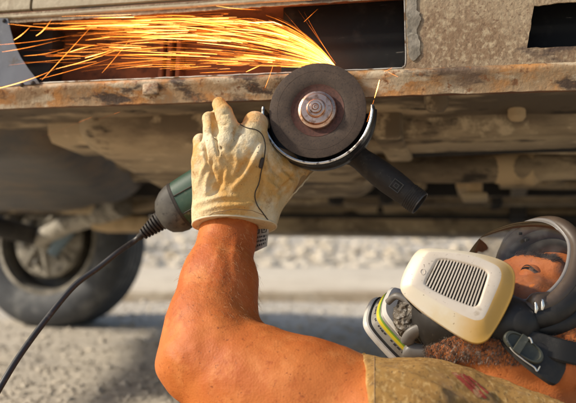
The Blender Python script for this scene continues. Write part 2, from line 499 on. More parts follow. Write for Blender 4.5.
M['rubber'] = mat('dark_silicone', (.017, .015, .013), .5, layers=[(40, (.034, .029, .023), .48, .7, 6), (150, (.075, .064, .05), .64, .76, 6)], bump=[(200, .2, .0006)], rough_noise=.12, spec=.4)
M['frame'] = mat('brown_grey_frame', (.075, .052, .036), .42, layers=[(30, (.11, .078, .055), .48, .7, 5)], rough_noise=.1)
M['frameline'] = mat('pale_lens_bead', (.20, .185, .175), .35)
M['grey'] = mat('grey_mask_plastic', (.17, .155, .135), .45, layers=[(40, (.12, .108, .094), .48, .7, 5)])
M['foil'] = mat('crumpled_valve_cover', (.15, .125, .095), .42, 0, layers=[(60, (.07, .058, .045), .45, .62, 6), (190, (.30, .265, .21), .56, .66, 5)], bump=[(170, 1.0, .004, 'voronoi'), (300, .8, .0015)])
M['strap'] = mat('black_strap', (.014, .013, .012), .65, layers=[(60, (.030, .027, .023), .5, .7, 6), (200, (.07, .06, .048), .64, .76, 5)], bump=[(500, .4, .0006)], spec=.35)
M['buckle'] = mat('grey_green_buckle', (.048, .050, .038), .42, layers=[(40, (.078, .078, .058), .5, .7, 5), (160, (.13, .125, .10), .63, .74, 5)], spec=.4)
M['wire'] = mat('bright_wire', (.75, .72, .66), .25, .9)

def lens_material():
    m = bpy.data.materials.new('scuffed_clear_lens'); m.use_nodes = True
    nt = m.node_tree; N = nt.nodes; L = nt.links
    for n in list(N): N.remove(n)
    out = N.new('ShaderNodeOutputMaterial')
    tr = N.new('ShaderNodeBsdfTransparent'); tr.inputs[0].default_value = (.80, .78, .74, 1)
    gl = N.new('ShaderNodeBsdfGlossy'); gl.inputs['Roughness'].default_value = .12; gl.inputs[0].default_value = (.9, .9, .9, 1)
    df = N.new('ShaderNodeBsdfDiffuse'); df.inputs[0].default_value = (.5, .47, .42, 1)
    fr = N.new('ShaderNodeFresnel'); fr.inputs[0].default_value = 1.28
    m1 = N.new('ShaderNodeMixShader'); m2 = N.new('ShaderNodeMixShader')
    tc = N.new('ShaderNodeTexCoord'); nz = N.new('ShaderNodeTexNoise'); nz.inputs['Scale'].default_value = 60; nz.inputs['Detail'].default_value = 6
    mr = N.new('ShaderNodeMapRange'); mr.inputs[1].default_value = .45; mr.inputs[2].default_value = .8; mr.inputs[3].default_value = .02; mr.inputs[4].default_value = .12
    L.new(tc.outputs['Object'], nz.inputs['Vector']); L.new(nz.outputs['Fac'], mr.inputs[0])
    L.new(mr.outputs[0], m2.inputs[0]); L.new(tr.outputs[0], m2.inputs[1]); L.new(df.outputs[0], m2.inputs[2])
    L.new(fr.outputs[0], m1.inputs[0]); L.new(m2.outputs[0], m1.inputs[1]); L.new(gl.outputs[0], m1.inputs[2])
    L.new(m1.outputs[0], out.inputs[0])
    return m
M['lens'] = lens_material()

SPARK_LEVELS = 10
SPARK_POWER = 6.2
def spark_material(i):
    """incandescent streak: gives off light, does not block what is behind it"""
    t = (i + .5) / SPARK_LEVELS
    m = bpy.data.materials.new('glowing_steel_spark'); m.use_nodes = True
    nt = m.node_tree; N = nt.nodes; L = nt.links
    for n in list(N): N.remove(n)
    out = N.new('ShaderNodeOutputMaterial')
    em = N.new('ShaderNodeEmission'); tr = N.new('ShaderNodeBsdfTransparent'); ad = N.new('ShaderNodeAddShader')
    em.inputs[0].default_value = (1, .14 + .28 * t, .010 + .12 * t * t, 1)
    em.inputs[1].default_value = SPARK_POWER * t ** 1.7
    L.new(em.outputs[0], ad.inputs[0]); L.new(tr.outputs[0], ad.inputs[1]); L.new(ad.outputs[0], out.inputs[0])
    return m
M['spark'] = [spark_material(i) for i in range(SPARK_LEVELS)]

# ================================================================== SETTING
random.seed(3)
def ground_sheet():
    xs = [-400, -60, -20, -8] + [-5 + .25 * i for i in range(41)] + [8, 20, 60, 400]
    ys = [-60, -10, -2] + [-1 + .2 * i for i in range(62)] + [14, 18, 30, 80, 700]
    v, f = [], []
    for y in ys:
        for x in xs:
            z = 0.0
            if abs(x) < 8 and 3.4 < y < 14:
                z = .02 * mnoise.fractal(Vector((x * .9, y * .9, 3)), 1, 2, 3) - .01
            v.append((x, y, min(z, 0.0)))
    n = len(xs)
    for j in range(len(ys) - 1):
        for i in range(n - 1):
            f.append((j * n + i, j * n + i + 1, (j + 1) * n + i + 1, (j + 1) * n + i))
    o = from_py('ground', v, f, M['ground'], smooth=True)
    tag(o, kind='structure')
ground_sheet()
slab = box('concrete_path', (-6, 3.45, -.05), (7, 4.75, .022), M['slab'], bev=.006)
tag(slab, kind='structure')
edge = box('path_edging', (-6, 3.33, -.05), (7, 3.445, .034), M['kerb'], bev=.01)
tag(edge, kind='structure')

def rubble():
    vs, fs = [], []
    rng = random.Random(5)
    base = bmesh.new(); bmesh.ops.create_icosphere(base, subdivisions=1, radius=1)
    bv = [v.co.copy() for v in base.verts]; bf = [[v.index for v in f.verts] for f in base.faces]; base.free()
    for i in range(4200):
        y = 4.85 + 22 * rng.random() ** 2.4
        x = rng.uniform(-.55, .55) * y + rng.uniform(-.5, .5)
        s = rng.choice([.012, .018, .025, .035, .05]) * rng.uniform(.7, 1.3)
        sx, sy, sz = s * rng.uniform(.8, 1.5), s * rng.uniform(.8, 1.4), s * rng.uniform(.45, .8)
        a = rng.random() * 6.28
        n0 = len(vs)
        for p in bv:
            q = p * (1 + .3 * mnoise.noise(p * 1.7 + Vector((i * 7.3, 0, 0))))
            vs.append((x + sx * q.x * math.cos(a) - sy * q.y * math.sin(a), y + sx * q.x * math.sin(a) + sy * q.y * math.cos(a), sz * (q.z + .35)))
        for f in bf: fs.append([n0 + k for k in f])
    o = from_py('rubble', vs, fs, M['rubble'])
    tag(o, 'pale broken stones strewn over the ground beyond the car', 'rubble', kind='stuff')
rubble()

def gravel():
    vs, fs = [], []
    rng = random.Random(15)
    for i in range(5200):
        y = 1.55 + 1.8 * rng.random() ** 1.2
        x = rng.uniform(-.5, .5) * y
        s = rng.uniform(.003, .009) * (1.9 if rng.random() < .07 else 1)
        n0 = len(vs)
        a = rng.random() * 6.28
        for (px, py, pz) in ((1, 0, 0), (-.3, .9, .1), (-.8, -.6, 0), (.1, .1, .8), (0, 0, -.4)):
            vs.append((x + s * (px * math.cos(a) - py * math.sin(a)) * 1.2, y + s * (px * math.sin(a) + py * math.cos(a)), s * pz * .8 + .001))
        for t in ((0, 1, 3), (1, 2, 3), (2, 0, 3), (1, 0, 4), (2, 1, 4), (0, 2, 4)): fs.append([n0 + k for k in t])
    o = from_py('gravel', vs, fs, M['ground'])
    tag(o, 'fine grey gravel lying on the ground under the car', 'gravel', kind='stuff')
gravel()

# ================================================================== CAR
YAW, ROLL = R_(14.3), R_(8.0)
cu = Vector((math.cos(YAW), -math.sin(YAW), 0))
v0 = Vector((math.sin(YAW), math.cos(YAW), 0))
cv = v0 * math.cos(ROLL) - Vector((0, 0, 1)) * math.sin(ROLL)
cw = Vector((0, 0, 1)) * math.cos(ROLL) + v0 * math.sin(ROLL)
CO = Vector((0, .945, .533))
CARM = Matrix(((cu.x, cv.x, cw.x, CO.x), (cu.y, cv.y, cw.y, CO.y), (cu.z, cv.z, cw.z, CO.z), (0, 0, 0, 1)))
car = empty('old_car', CARM)
tag(car, 'rusty beige old car jacked up on its near side with its sill cut open', 'car')
CINV = CARM.inverted()
def on_sill(px, py, v=0.0):
    """car coordinates of the photo position on the plane v = const"""
    o = Vector((0, 0, CAM_Z)); d = P(px, py, 1.0) - o
    o2 = CINV @ o; d2 = CINV.to_3x3() @ d
    t = (v - o2.y) / d2.y
    return o2 + d2 * t

def plate(name, outline, holes, v, thick, m, parent, jitter=0.0, step=.006, seed=0):
    """flat sheet in the (u,w) plane with cut-outs, its edges slightly torn"""
    cu_d = bpy.data.curves.new(name, 'CURVE'); cu_d.dimensions = '2D'; cu_d.fill_mode = 'BOTH'; cu_d.extrude = thick / 2
    rng = random.Random(seed)
    def add(loop, jit):
        pts = []
        for i in range(len(loop)):
            a, b = Vector(loop[i]), Vector(loop[(i + 1) % len(loop)])
            n = max(1, int((b - a).length / step)) if jit else 1
            for k in range(n):
                q = a.lerp(b, k / n)
                if jit and k > 0:
                    q += Vector((rng.gauss(0, jit), rng.gauss(0, jit)))
                pts.append(q)
        s = cu_d.splines.new('POLY'); s.points.add(len(pts) - 1)
        for i, q in enumerate(pts): s.points[i].co = (q.x, q.y, 0, 1)
        s.use_cyclic_u = True
    add(outline, jitter if jitter < 0 else 0)
    for h in holes: add(h, jitter)
    tmp = bpy.data.objects.new('tmp', cu_d); COL.objects.link(tmp)
    dg = bpy.context.evaluated_depsgraph_get()
    me = bpy.data.meshes.new_from_object(tmp.evaluated_get(dg))
    COL.objects.unlink(tmp); bpy.data.objects.remove(tmp)
    me.name = name
    for vv in me.vertices:
        x, y, z = vv.co
        vv.co = (x, v - z, y)
    me.update(); me.materials.clear()
    return link_mesh(name, me, m, parent)

def W2(px, py, v=0.0):
    p = on_sill(px, py, v); return (p.x, p.z)

HOLE1 = [(-.56, .030), (-.30, .0305), (-.12, .0300), (-.03, .0305)] + [W2(402, 67.5), W2(406, 64), W2(405, 30), W2(404, -8)] + [(-.03, .1135), (-.2, .1130), (-.56, .1125)]
HOLE2 = [W2(527, 48.5), W2(534, 6), W2(600, 0), W2(640, -3), W2(640, 44)]
HOLE1[7] = (HOLE1[7][0], .1138)
skin = plate('sill_outer_panel', [(-1.15, .018), (1.25, .018), (1.25, .126), (-1.15, .126)], [HOLE1, HOLE2], 0.0, .0018, M['paint'], car, jitter=.00035, step=.005)
# rolled lower lip with chipped edge
def lip():
    vs, fs = [], []
    us = np.arange(-1.15, 1.2501, .006)
    for u in us:
        a = .0012 * mnoise.fractal(Vector((u * 30, 0, 1)), 1, 2, 4); b = .0016 * mnoise.fractal(Vector((u * 14, 4, 1)), 1, 2, 4)
        chip = max(0, mnoise.noise(Vector((u * 45, 9, 2))) - .25) * .006
        prof = [(-.0012, .0285), (-.0042 + b, .0262), (-.0046 + b, .0225), (-.002 + b, .019), (.002 + b, .012), (.0065 + b, .0045 + a), (.0075 + b, .0 + a + chip), (.012, .0005 + a + chip), (.03, .012), (.03, .018), (.0015, .0245)]
        for (v, w) in prof: vs.append((u, v, w))
    k = 11
    for i in range(len(us) - 1):
        for j in range(k):
            j2 = (j + 1) % k
            fs.append((i * k + j, i * k + j2, (i + 1) * k + j2, (i + 1) * k + j))
    fs.append(tuple(range(k))); fs.append(tuple(range((len(us) - 1) * k, len(us) * k))[::-1])
    o = from_py('sill_lower_lip', vs, fs, M['lip'], car, True)
    auto_smooth(o, 50)
lip()
# spot-weld tabs on the lip
for px in (150,):
    p = on_sill(px, 92 - .02 * px + 2, -.003)
    box('weld_tab', (p.x - .010, -.0050, .008), (p.x + .011, .004, .0230), M['lip'], car, bev=.002)
# cut edge line below the opening
cutline = []
for i in range(60):
    u = -.33 + .465 * i / 59
    cutline.append((u, -.0012 + .0005 * mnoise.noise(Vector((u * 90, 0, 0))), .0298 + .0006 * mnoise.noise(Vector((u * 60, 3, 0)))))
tube('cut_metal_edge', cutline, [.0007 + .0004 * abs(mnoise.noise(Vector((i * .9, 0, 0)))) for i in range(60)], M['cutedge'], car, n=6)
e2 = [on_sill(402.5, 67, -.001), on_sill(405.5, 62, -.001), on_sill(405, 30, -.001), on_sill(404.2, -4, -.001)]
tube('cut_metal_edge', spline(e2, 8), .0006, M['cutedge'], car, n=6)
# hollow inside of the sill
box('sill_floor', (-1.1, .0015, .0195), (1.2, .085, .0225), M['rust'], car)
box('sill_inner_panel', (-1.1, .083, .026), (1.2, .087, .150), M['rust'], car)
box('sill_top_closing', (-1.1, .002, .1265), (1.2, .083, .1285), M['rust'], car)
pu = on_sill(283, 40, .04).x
bp = box('reinforcement_plate', (pu, .036, .0226), (.75, .040, .126), M['blackplate'], car, bev=.001)  # black painted plate; its right part puts shade behind the second opening
# vertical stiffeners inside
for px in (164, 172, 181):
    u = on_sill(px, 45, .07).x
    box('stiffener', (u - .0035, .062, .0228), (u + .003, .0825, .126), M['rust'], car, bev=.002)
su = on_sill(52, 45, .05).x
box('cavity_shade', (su - .05, .050, .0228), (su, .0825, .126), M['dark'], car, bev=.002)  # dark block added to stand for shade at the cavity's left end
# drain grommet seen deep in the cavity
g = on_sill(238, 47, .075)
lathe('grommet', [(.006, 0), (.011, 0), (.012, .002), (.011, .004), (.006, .004), (.005, .002)], M['dark'], car, n=24, axis='Y', origin=(g.x, .078, g.z), closed_prof=True)
# grey filler smear along the cut
rng = random.Random(8)
fo = []
for (px, py) in ((407, -3), (416, -3), (418, 10), (421, 20), (417, 32), (421, 44), (419, 56), (414, 62), (409, 58), (408, 40), (406.5, 20)):
    fo.append(W2(px + rng.uniform(-1, 1), py))
fb = []
for i in range(len(fo)):
    a, b = Vector(fo[i]), Vector(fo[(i + 1) % len(fo)])
    for k in range(5): fb.append(tuple(a.lerp(b, k / 5) + Vector((rng.gauss(0, .0006), rng.gauss(0, .0006)))))
plate('filler_patch', fb, [], -.0019, .0016, M['filler'], car)
# bare-steel patch plate at the left end of the cut with its rivet
pl = [W2(-60, 16, -.004), W2(8.5, 19, -.004)]
for (px, py) in ((11, 30), (15, 44), (21, 57), (29, 69), (36, 78), (40.5, 84)): pl.append(W2(px, py, -.004))
pl += [W2(10, 86.5, -.004), W2(-60, 90, -.004)]
plp = plate('patch_plate', pl, [], -.0048, .0016, M['steel'], car)
for (px, py) in ((4.5, 21), (33, 83), (22, 85)):
    q = on_sill(px, py, -.005)
    lathe('rivet', [(0.0001, -.0022), (.0015, -.0020), (.0026, -.001), (.003, .0004)], M['dark'], car, n=16, axis='Y', origin=(q.x, -.0058, q.z))
# body side above the sill: two panels with a shut gap
gu = on_sill(31, 6, 0).x
def side_panel(name, ua, ub):
    vs, fs = [], []
    us = np.linspace(ua, ub, max(2, int((ub - ua) / .04)))
    prof = [(.02, .1295), (.003, .1295), (.0, .1312), (-.0005, .137), (.001, .15), (-.006, .22), (-.014, .40), (-.010, .58), (.012, .72), (.03, .73), (.03, .1295)]
    for u in us:
        for v, w in prof: vs.append((u, v, w))
    k = len(prof)
    for i in range(len(us) - 1):
        for j in range(k - 1): fs.append((i * k + j, i * k + j + 1, (i + 1) * k + j + 1, (i + 1) * k + j))
    fs.append(tuple(range(k - 1))); fs.append(tuple(range((len(us) - 1) * k, len(us) * k - 1))[::-1])
    return auto_smooth(from_py(name, vs, fs, M['door'], car, True), 40)
side_panel('rear_wing', -1.15, gu - .002)
side_panel('door', gu + .002, .95)
side_panel('front_wing', .955, 1.25)
# folded drip rail over the opening
tube('drip_rail', [(u, -.0015 + .0006 * mnoise.noise(Vector((u * 25, 0, 0))), .1205 + .0007 * mnoise.noise(Vector((u * 18, 2, 0)))) for u in np.linspace(-1.15, .12, 90)], .0028, M['door'], car, n=8)

# underbody ----------------------------------------------------------
def floor_sheet(name, ua, ub, va, vb, w, m, amp=.006, ribs=0, thick=.006, seed=0):
    nu, nv = max(2, int((ub - ua) / .03)), max(2, int((vb - va) / .02))
    vs, fs = [], []
    for layer in (0, 1):
        for i in range(nu + 1):
            for j in range(nv + 1):
                u = ua + (ub - ua) * i / nu; v = va + (vb - va) * j / nv
                h = w + amp * mnoise.fractal(Vector((u * 5 + seed, v * 7, seed)), 1, 2, 3)
                if ribs: h += .007 * max(0, math.sin(v * ribs)) ** 2
                vs.append((u, v, h + layer * thick))
    n = (nu + 1) * (nv + 1)
    for i in range(nu):
        for j in range(nv):
            a = i * (nv + 1) + j
            fs.append((a, a + 1, a + nv + 2, a + nv + 1)); fs.append((n + a, n + a + nv + 1, n + a + nv + 2, n + a + 1))
    return from_py(name, vs, fs, m, car, True)
floor_sheet('floor_pan', -1.15, 1.25, .088, .50, .050, M['under'], ribs=0, seed=1)
floor_sheet('floor_pan', -1.15, 1.25, .50, .93, .056, M['under'], ribs=40, seed=4)
floor_sheet('floor_pan', -1.15, 1.25, 1.17, 1.50, .055, M['under'], ribs=30, seed=9)
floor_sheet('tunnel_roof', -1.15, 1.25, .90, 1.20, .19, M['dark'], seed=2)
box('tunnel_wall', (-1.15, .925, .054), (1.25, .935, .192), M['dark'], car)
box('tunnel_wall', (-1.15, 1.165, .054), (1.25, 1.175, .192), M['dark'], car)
def wavy_rail(name, va, vb, wa, wb, m, seed, amp=.012, ua=-.5, ub=1.25):
    vs, fs = [], []
    us = np.arange(ua, ub + .001, .04)
    for u in us:
        o = amp * mnoise.fractal(Vector((u * 2.2, seed, 0)), 1, 2, 2)
        q = .4 * amp * mnoise.fractal(Vector((u * 4, seed, 7)), 1, 2, 2)
        for (v, w) in ((va, wb), (va + .006, wa + .012), (va + .02, wa), (vb - .02, wa), (vb - .006, wa + .012), (vb, wb)):
            vs.append((u, v + o, w + q))
    k = 6
    for i in range(len(us) - 1):
        for j in range(k):
            j2 = (j + 1) % k
            fs.append((i * k + j, i * k + j2, (i + 1) * k + j2, (i + 1) * k + j))
    fs.append(tuple(range(k))); fs.append(tuple(range((len(us) - 1) * k, len(us) * k))[::-1])
    return auto_smooth(from_py(name, vs, fs, m, car, True), 60)
wavy_rail('chassis_rail', .30, .455, .022, .062, M['under2'], 1)
wavy_rail('chassis_rail', .72, .845, .036, .072, M['under2'], 3)
wavy_rail('chassis_rail', 1.20, 1.28, .040, .072, M['under2'], 5, amp=.005)
wavy_rail('chassis_rail', 1.34, 1.40, .028, .066, M['under'], 7, amp=.004)
# exhaust with clamp and flange
ex = spline([(-.42, .60, .035), (-.1, .585, .028), (.15, .60, .02), (.45, .585, .024), (.8, .60, .024), (1.25, .60, .03)], 12)
tube('exhaust_pipe', ex, [.026] * len(ex), M['under'], car, n=16)
tube('exhaust_silencer', [(.42, .60, .016), (.45, .60, .016), (.50, .60, .016), (.95, .60, .016), (1.0, .60, .016), (1.03, .60, .016)], [.028, .046, .056, .056, .046, .028], M['under2'], car, n=20, squash=.75)
p = on_sill(515, 158, .60)
lathe('exhaust_flange', [(.001, -.055), (.024, -.045), (.034, -.02), (.030, .012), (.034, .03), (.024, .05), (.001, .056)], M['ochre'], car, n=20, axis='X', origin=(p.x, .60, .022))
p = on_sill(477, 172, .78)
box('hanger_bracket', (p.x - .018, .70, -.012), (p.x + .012, .735, .055), M['ochre'], car, bev=.006)
box('hanger_bracket', (p.x - .028, .69, -.022), (p.x + .022, .75, -.008), M['under2'], car, bev=.005)
for u in (.02, .30, .62, .95):
    box('cross_brace', (u - .022, .935, .052), (u + .016, 1.165, .075), M['under2'], car, bev=.004)
tube('brake_line', [(u, 1.31 + .01 * math.sin(u * 6), .018) for u in np.linspace(-.5, 1.25, 40)], .007, M['dark'], car, n=8)
tube('prop_shaft', [(-1.1, 1.05, .105), (-.5, 1.05, .11), (1.25, 1.05, .125)], .034, M['dark'], car, n=16)
box('far_sill', (-.60, 1.47, -.012), (1.25, 1.63, .126), M['under2'], car, bev=.016, seg=3)
for u in (-.3, .1, .42, .75):
    box('jacking_rib', (u - .03, 1.455, .012), (u + .02, 1.468, .07), M['under'], car, bev=.004)
rngu = random.Random(31)
for (v_, w_, r_u, m_, sd_) in ((.475, .032, .012, 'dark', 2), (.52, .040, .009, 'under2', 3), (.685, .026, .013, 'dark', 4), (.875, .040, .016, 'under2', 5), (1.32, .03, .012, 'under2', 6), (1.43, .02, .016, 'dark', 7)):
    pp = [(u, v_ + .045 * mnoise.fractal(Vector((u * 1.6, sd_ * 3.3, 0)), 1, 2, 2), w_ + .008 * mnoise.noise(Vector((u * 3, sd_ * 5.1, 2)))) for u in np.linspace(.0 + .05 * sd_, 1.25, 50)]
    tube('pipe_and_shade_band', pp, r_u, M[m_], car, n=10)  # dark ones are strips added for wavy shadow bands, pale ones are pipes
for (u, va, vb, w_, m_) in ((.08, .28, .48, .012, 'under2'), (.44, .66, .90, .020, 'under2'), (.18, .84, .96, .022, 'ochre'), (.55, 1.18, 1.46, .02, 'under2'), (.30, 1.28, 1.5, .018, 'dark'), (.72, .3, .6, .012, 'dark')):
    box('floor_bracket', (u - .022, va, w_), (u + .022, vb, w_ + .05), M[m_], car, bev=.007)
for i in range(46):
    u, v_ = rngu.uniform(-.4, 1.2), rngu.uniform(.2, 1.5); r_u = rngu.uniform(.010, .028)
    lathe('floor_boss', [(.0001, -r_u * .5), (r_u * .7, -r_u * .4), (r_u, 0), (r_u, .03)], M[rngu.choice(['under2', 'dark', 'under2', 'ochre'])], car, n=10, origin=(u, v_, .040), ang=60)
# tank and the light shield beside it (left)
S = Sdf((-1.75, .12, -.14), (-.28, 1.34, .36), .012)
def rbox(c, h, r):
    def fn(x, y, z):
        qx = np.abs(x - c[0]) - h[0]; qy = np.abs(y - c[1]) - h[1]; qz = np.abs(z - c[2]) - h[2]
        return np.sqrt(np.maximum(qx, 0) ** 2 + np.maximum(qy, 0) ** 2 + np.maximum(qz, 0) ** 2) + np.minimum(np.maximum(qx, np.maximum(qy, qz)), 0) - r
    return fn
def skew(fn, kx):
    return lambda x, y, z: fn(x + kx * (y - .7), y, z)
S.put((-1.7, .15, -.1), (-.3, 1.3, .34), skew(rbox((-.97, .70, .155), (.30, .28, .02), .125), .24), 0)
S.put((-1.7, .15, -.1), (-.3, 1.3, .34), skew(rbox((-1.0, .95, .12), (.2, .05, .02), .10), .24), .06)
link_mesh('fuel_tank', S.mesh('fuel_tank', 3), M['tank'], car)
tube('tank_flange', spline([(-1.50, 1.17, .030), (-1.1, 1.19, .026), (-.85, 1.19, .024), (-.70, 1.17, .03), (-.60, 1.08, .04)], 8), .018, M['under2'], car, n=10, squash=.6)
tube('fuel_line', spline([(-1.5, 1.24, .022), (-1.1, 1.245, .018), (-.8, 1.24, .014), (-.5, 1.2, .03), (-.36, 1.1, .05)], 8), .011, M['dark'], car, n=10)
S = Sdf((-.70, .10, -.06), (.22, 1.05, .12), .012)
S.put((-.66, .15, -.05), (.2, 1.0, .12), skew(rbox((-.24, .56, .055), (.20, .25, .006), .05), .12), 0)
link_mesh('heat_shield', S.mesh('heat_shield', 3), M['under2'], car)
pa = CINV @ P(126, 224, 2.36)
box('spring_seat', (pa.x - .09, pa.y - .05, pa.z - .022), (pa.x + .09, pa.y + .05, pa.z + .02), M['ochre'], car, bev=.01)
# wheel on the far side
wh = empty('wheel'); wh.parent = car
wc = Vector((-1.188, 1.45, -.047)); wh.location = wc
tp = [(.168, .03), (.176, .012), (.20, .002), (.232, -.004), (.258, .002), (.275, .014), (.284, .032)]
for i in range(5):
    a = .036 + i * .025
    tp += [(.286, a), (.286, a + .018), (.279, a + .0195), (.279, a + .0235)]
tp += [(.284, .160), (.272, .176), (.245, .185), (.2, .182), (.168, .165)]
lathe('tyre', tp, M['tyre'], wh, n=72, axis='Y', closed_prof=True)
lathe('rim', [(.170, .012), (.178, .014), (.176, .022), (.165, .026), (.158, .05), (.156, .11), (.13, .125), (.06, .12), (.02, .13), (.0001, .13)], M['rim'], wh, n=64, axis='Y')
lathe('brake_drum', [(.0001, -.012), (.03, -.012), (.034, .0), (.06, .004), (.095, .012), (.118, .018), (.124, .028), (.118, .040), (.116, .10), (.0001, .10)], M['hub'], wh, n=48, axis='Y')
for k in range(6):
    a = k * math.pi / 3 + .2
    lathe('drum_bolt', [(.0001, -.010), (.009, -.008), (.011, .004), (.011, .016)], M['rim'], wh, n=6, axis='Y', origin=(.078 * math.cos(a), .0, .078 * math.sin(a)), ang=20)
for k in range(8):
    a = k * math.pi / 4 + .1
    tube('drum_rib', [Vector((.04 * math.cos(a), -.004, .04 * math.sin(a))), Vector((.075 * math.cos(a), .004, .075 * math.sin(a))), Vector((.112 * math.cos(a), .014, .112 * math.sin(a)))], [.009, .008, .006], M['hub'], wh, n=8)
lathe('rim_flange_edge', [(.168, .008), (.180, .010), (.180, .016), (.168, .018)], M['hub'], wh, n=64, axis='Y', closed_prof=True)
tube('trailing_arm', [wc + Vector((.0, -.03, .0)), wc + Vector((.14, -.12, .035)), wc + Vector((.42, -.30, .075))], [.028, .03, .036], M['hub'], car, n=12)
tube('damper', [wc + Vector((.06, -.05, -.05)), wc + Vector((.105, -.05, .02)), wc + Vector((.16, -.06, .12))], [.016, .026, .026], M['blue'], car, n=14)
tube('axle_beam', [wc + Vector((-.02, -.02, .01)), wc + Vector((-.02, -.6, .03)), wc + Vector((-.02, -1.2, .03))], .032, M['dark'], car, n=12)
tube('brake_hose', spline([wc + Vector((.02, -.04, .05)), wc + Vector((.10, -.09, .10)), wc + Vector((.06, -.12, .16)), wc + Vector((.16, -.2, .15))], 8), .008, M['hub'], car, n=8)
box('arch_liner', (-1.55, 1.375, .032), (-.60, 1.385, .22), M['under'], car, bev=.003)
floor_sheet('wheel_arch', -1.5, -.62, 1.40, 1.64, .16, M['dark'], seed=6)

# ================================================================== GRINDER
ga = Vector((-.20, -.96, .17)).normalized()
gb = Vector((-.885, 0, -.450)); gb = (gb - ga * gb.dot(ga)).normalized()
gx = -gb; gy = ga.cross(gx)
GC = P(317.2, 110, .921)
GM = Matrix(((gx.x, gy.x, ga.x, GC.x), (gx.y, gy.y, ga.y, GC.y), (gx.z, gy.z, ga.z, GC.z), (0, 0, 0, 1)))
grinder = empty('angle_grinder', GM)
tag(grinder, 'green and black angle grinder with a worn brown cutting disc in the gloved hand', 'power tool')
DR = .0566
disc = lathe('cutting_disc', [(.0068, -.0030), (.0275, -.0030), (.0325, -.0008), (.036, .0), (.0555, .0), (DR, -.0004), (DR, -.0016), (.0555, -.0020), (.036, -.0020), (.0325, -.0028), (.0275, -.005), (.0068, -.005)], M['disc'], grinder, n=128, closed_prof=True, ang=50)
lathe('red_ring', [(.0212, -.0027), (.0276, -.0027), (.0312, -.0009), (.0312, -.0013), (.0276, -.00295), (.0212, -.00295)], M['redring'], disc, n=96, closed_prof=True, ang=60)
# faint wear rings on the disc
for r, w in ((.0468, .0004),):
    lathe('wear_ring', [(r, -.0003), (r + w * .5, .00014), (r + w, -.0003)], M['disc'], disc, n=96, ang=80)
nut = lathe('flange_nut', [(.007, .0), (.0222, -.003), (.0226, .0008), (.0218, .0022), (.0192, .0030), (.0186, .0036), (.0182, .0060), (.0174, .0068), (.0115, .0072), (.0108, .0080), (.0104, .0098), (.0094, .0106), (.0072, .0106), (.0070, .0090)], M['nut'], grinder, n=72, ang=28)
lathe('spindle', [(.0070, .002), (.0070, .0128), (.0064, .0136), (.0042, .0138), (.0036, .0128), (.0030, .0138), (.0016, .0140), (.0014, .0122), (.0001, .0120)], M['nut'], grinder, n=40, ang=28)
# guard
G0, G1 = 147, 335
guard = lathe('guard', [(.0620, .0035), (.0638, .0040), (.0650, .0032), (.0656, -.004), (.0656, -.030), (.0640, -.033), (.022, -.033), (.022, -.0312), (.0628, -.0312), (.0634, -.029), (.0634, -.002), (.0620, .0018)], M['guard'], grinder, n=72, a0=G0, a1=G1, closed_prof=True, ang=30)
lathe('pale_edge', [(.0622, .0037), (.0636, .0044), (.0650, .0036), (.0636, .0040)], M['guardedge'], guard, n=60, a0=G0 + .5, a1=G1 - .5, closed_prof=True)  # thin pale metallic line along the guard's front edge
lathe('guard_bead', [(.0654, -.012), (.0672, -.014), (.0672, -.017), (.0654, -.019)], M['guard'], guard, n=60, a0=G0 + 1, a1=G1 - 1, closed_prof=True, ang=60)
lathe('guard_collar', [(.020, -.031), (.027, -.031), (.027, -.043), (.020, -.043)], M['gear'], grinder, n=40, closed_prof=True)
# gear head (SDF in local coordinates)
S = Sdf((-.12, -.055, -.11), (.05, .055, -.03), .0022)
S.cone((0, 0, -.042), (0, 0, -.075), .026, .024, .004)
S.cone((-.005, 0, -.064), (-.085, 0, -.066), .026, .029, .018)
S.cone((.0, -.024, -.064), (.012, -.040, -.064), .015, .013, .01)
S.cone((.0, .024, -.064), (-.004, .034, -.064), .013, .011, .01)
for k in range(4):
    a = R_(45 + 90 * k)
    S.cone((-.083, .026 * math.cos(a), -.066 + .026 * math.sin(a)), (-.092, .026 * math.cos(a), -.066 + .026 * math.sin(a)), .006, .006, .006)
link_mesh('gear_head', S.mesh('gear_head', 2), M['gear'], grinder)
# motor housing: super-ellipse sections along -x
def loft(name, secs, m, parent, n=40, pw=2.6):
    """secs: (x, cy, cz, ry, rz)"""
    vs, fs = [], []
    for (x, cy_, cz, ry, rz) in secs:
        for k in range(n):
            a = 2 * math.pi * k / n
            c, s = math.cos(a), math.sin(a)
            vs.append((x, cy_ + ry * math.copysign(abs(c) ** (2 / pw), c), cz + rz * math.copysign(abs(s) ** (2 / pw), s)))
    for i in range(len(secs) - 1):
        for k in range(n):
            k2 = (k + 1) % n
            fs.append((i * n + k, (i + 1) * n + k, (i + 1) * n + k2, i * n + k2))
    fs.append(tuple(range(n))); fs.append(tuple(range((len(secs) - 1) * n, len(secs) * n))[::-1])
    o = from_py(name, vs, fs, m, parent, True)
    bm = bmesh.new(); bm.from_mesh(o.data); bmesh.ops.recalc_face_normals(bm, faces=bm.faces[:]); bm.to_mesh(o.data); bm.free()
    return auto_smooth(o, 40)
HZ = -.062
hous = loft('motor_housing', [(-.088, 0, HZ, .031, .031), (-.098, 0, HZ, .0325, .0325), (-.150, 0, HZ, .031, .031), (-.190, -.001, HZ, .030, .030), (-.206, -.002, HZ, .0295, .0295)], M['green'], grinder)
loft('rear_handle', [(-.2055, -.002, HZ, .0285, .0285), (-.2075, -.002, HZ, .0300, .0300), (-.213, -.003, HZ, .0300, .0295), (-.222, -.004, HZ, .0275, .027), (-.231, -.005, HZ, .022, .022), (-.236, -.005, HZ, .015, .015)], M['toolgrey'], grinder)
loft('joint_ring', [(-.2035, -.002, HZ, .0300, .0300), (-.2070, -.002, HZ, .0303, .0303)], M['toolblack'], grinder)
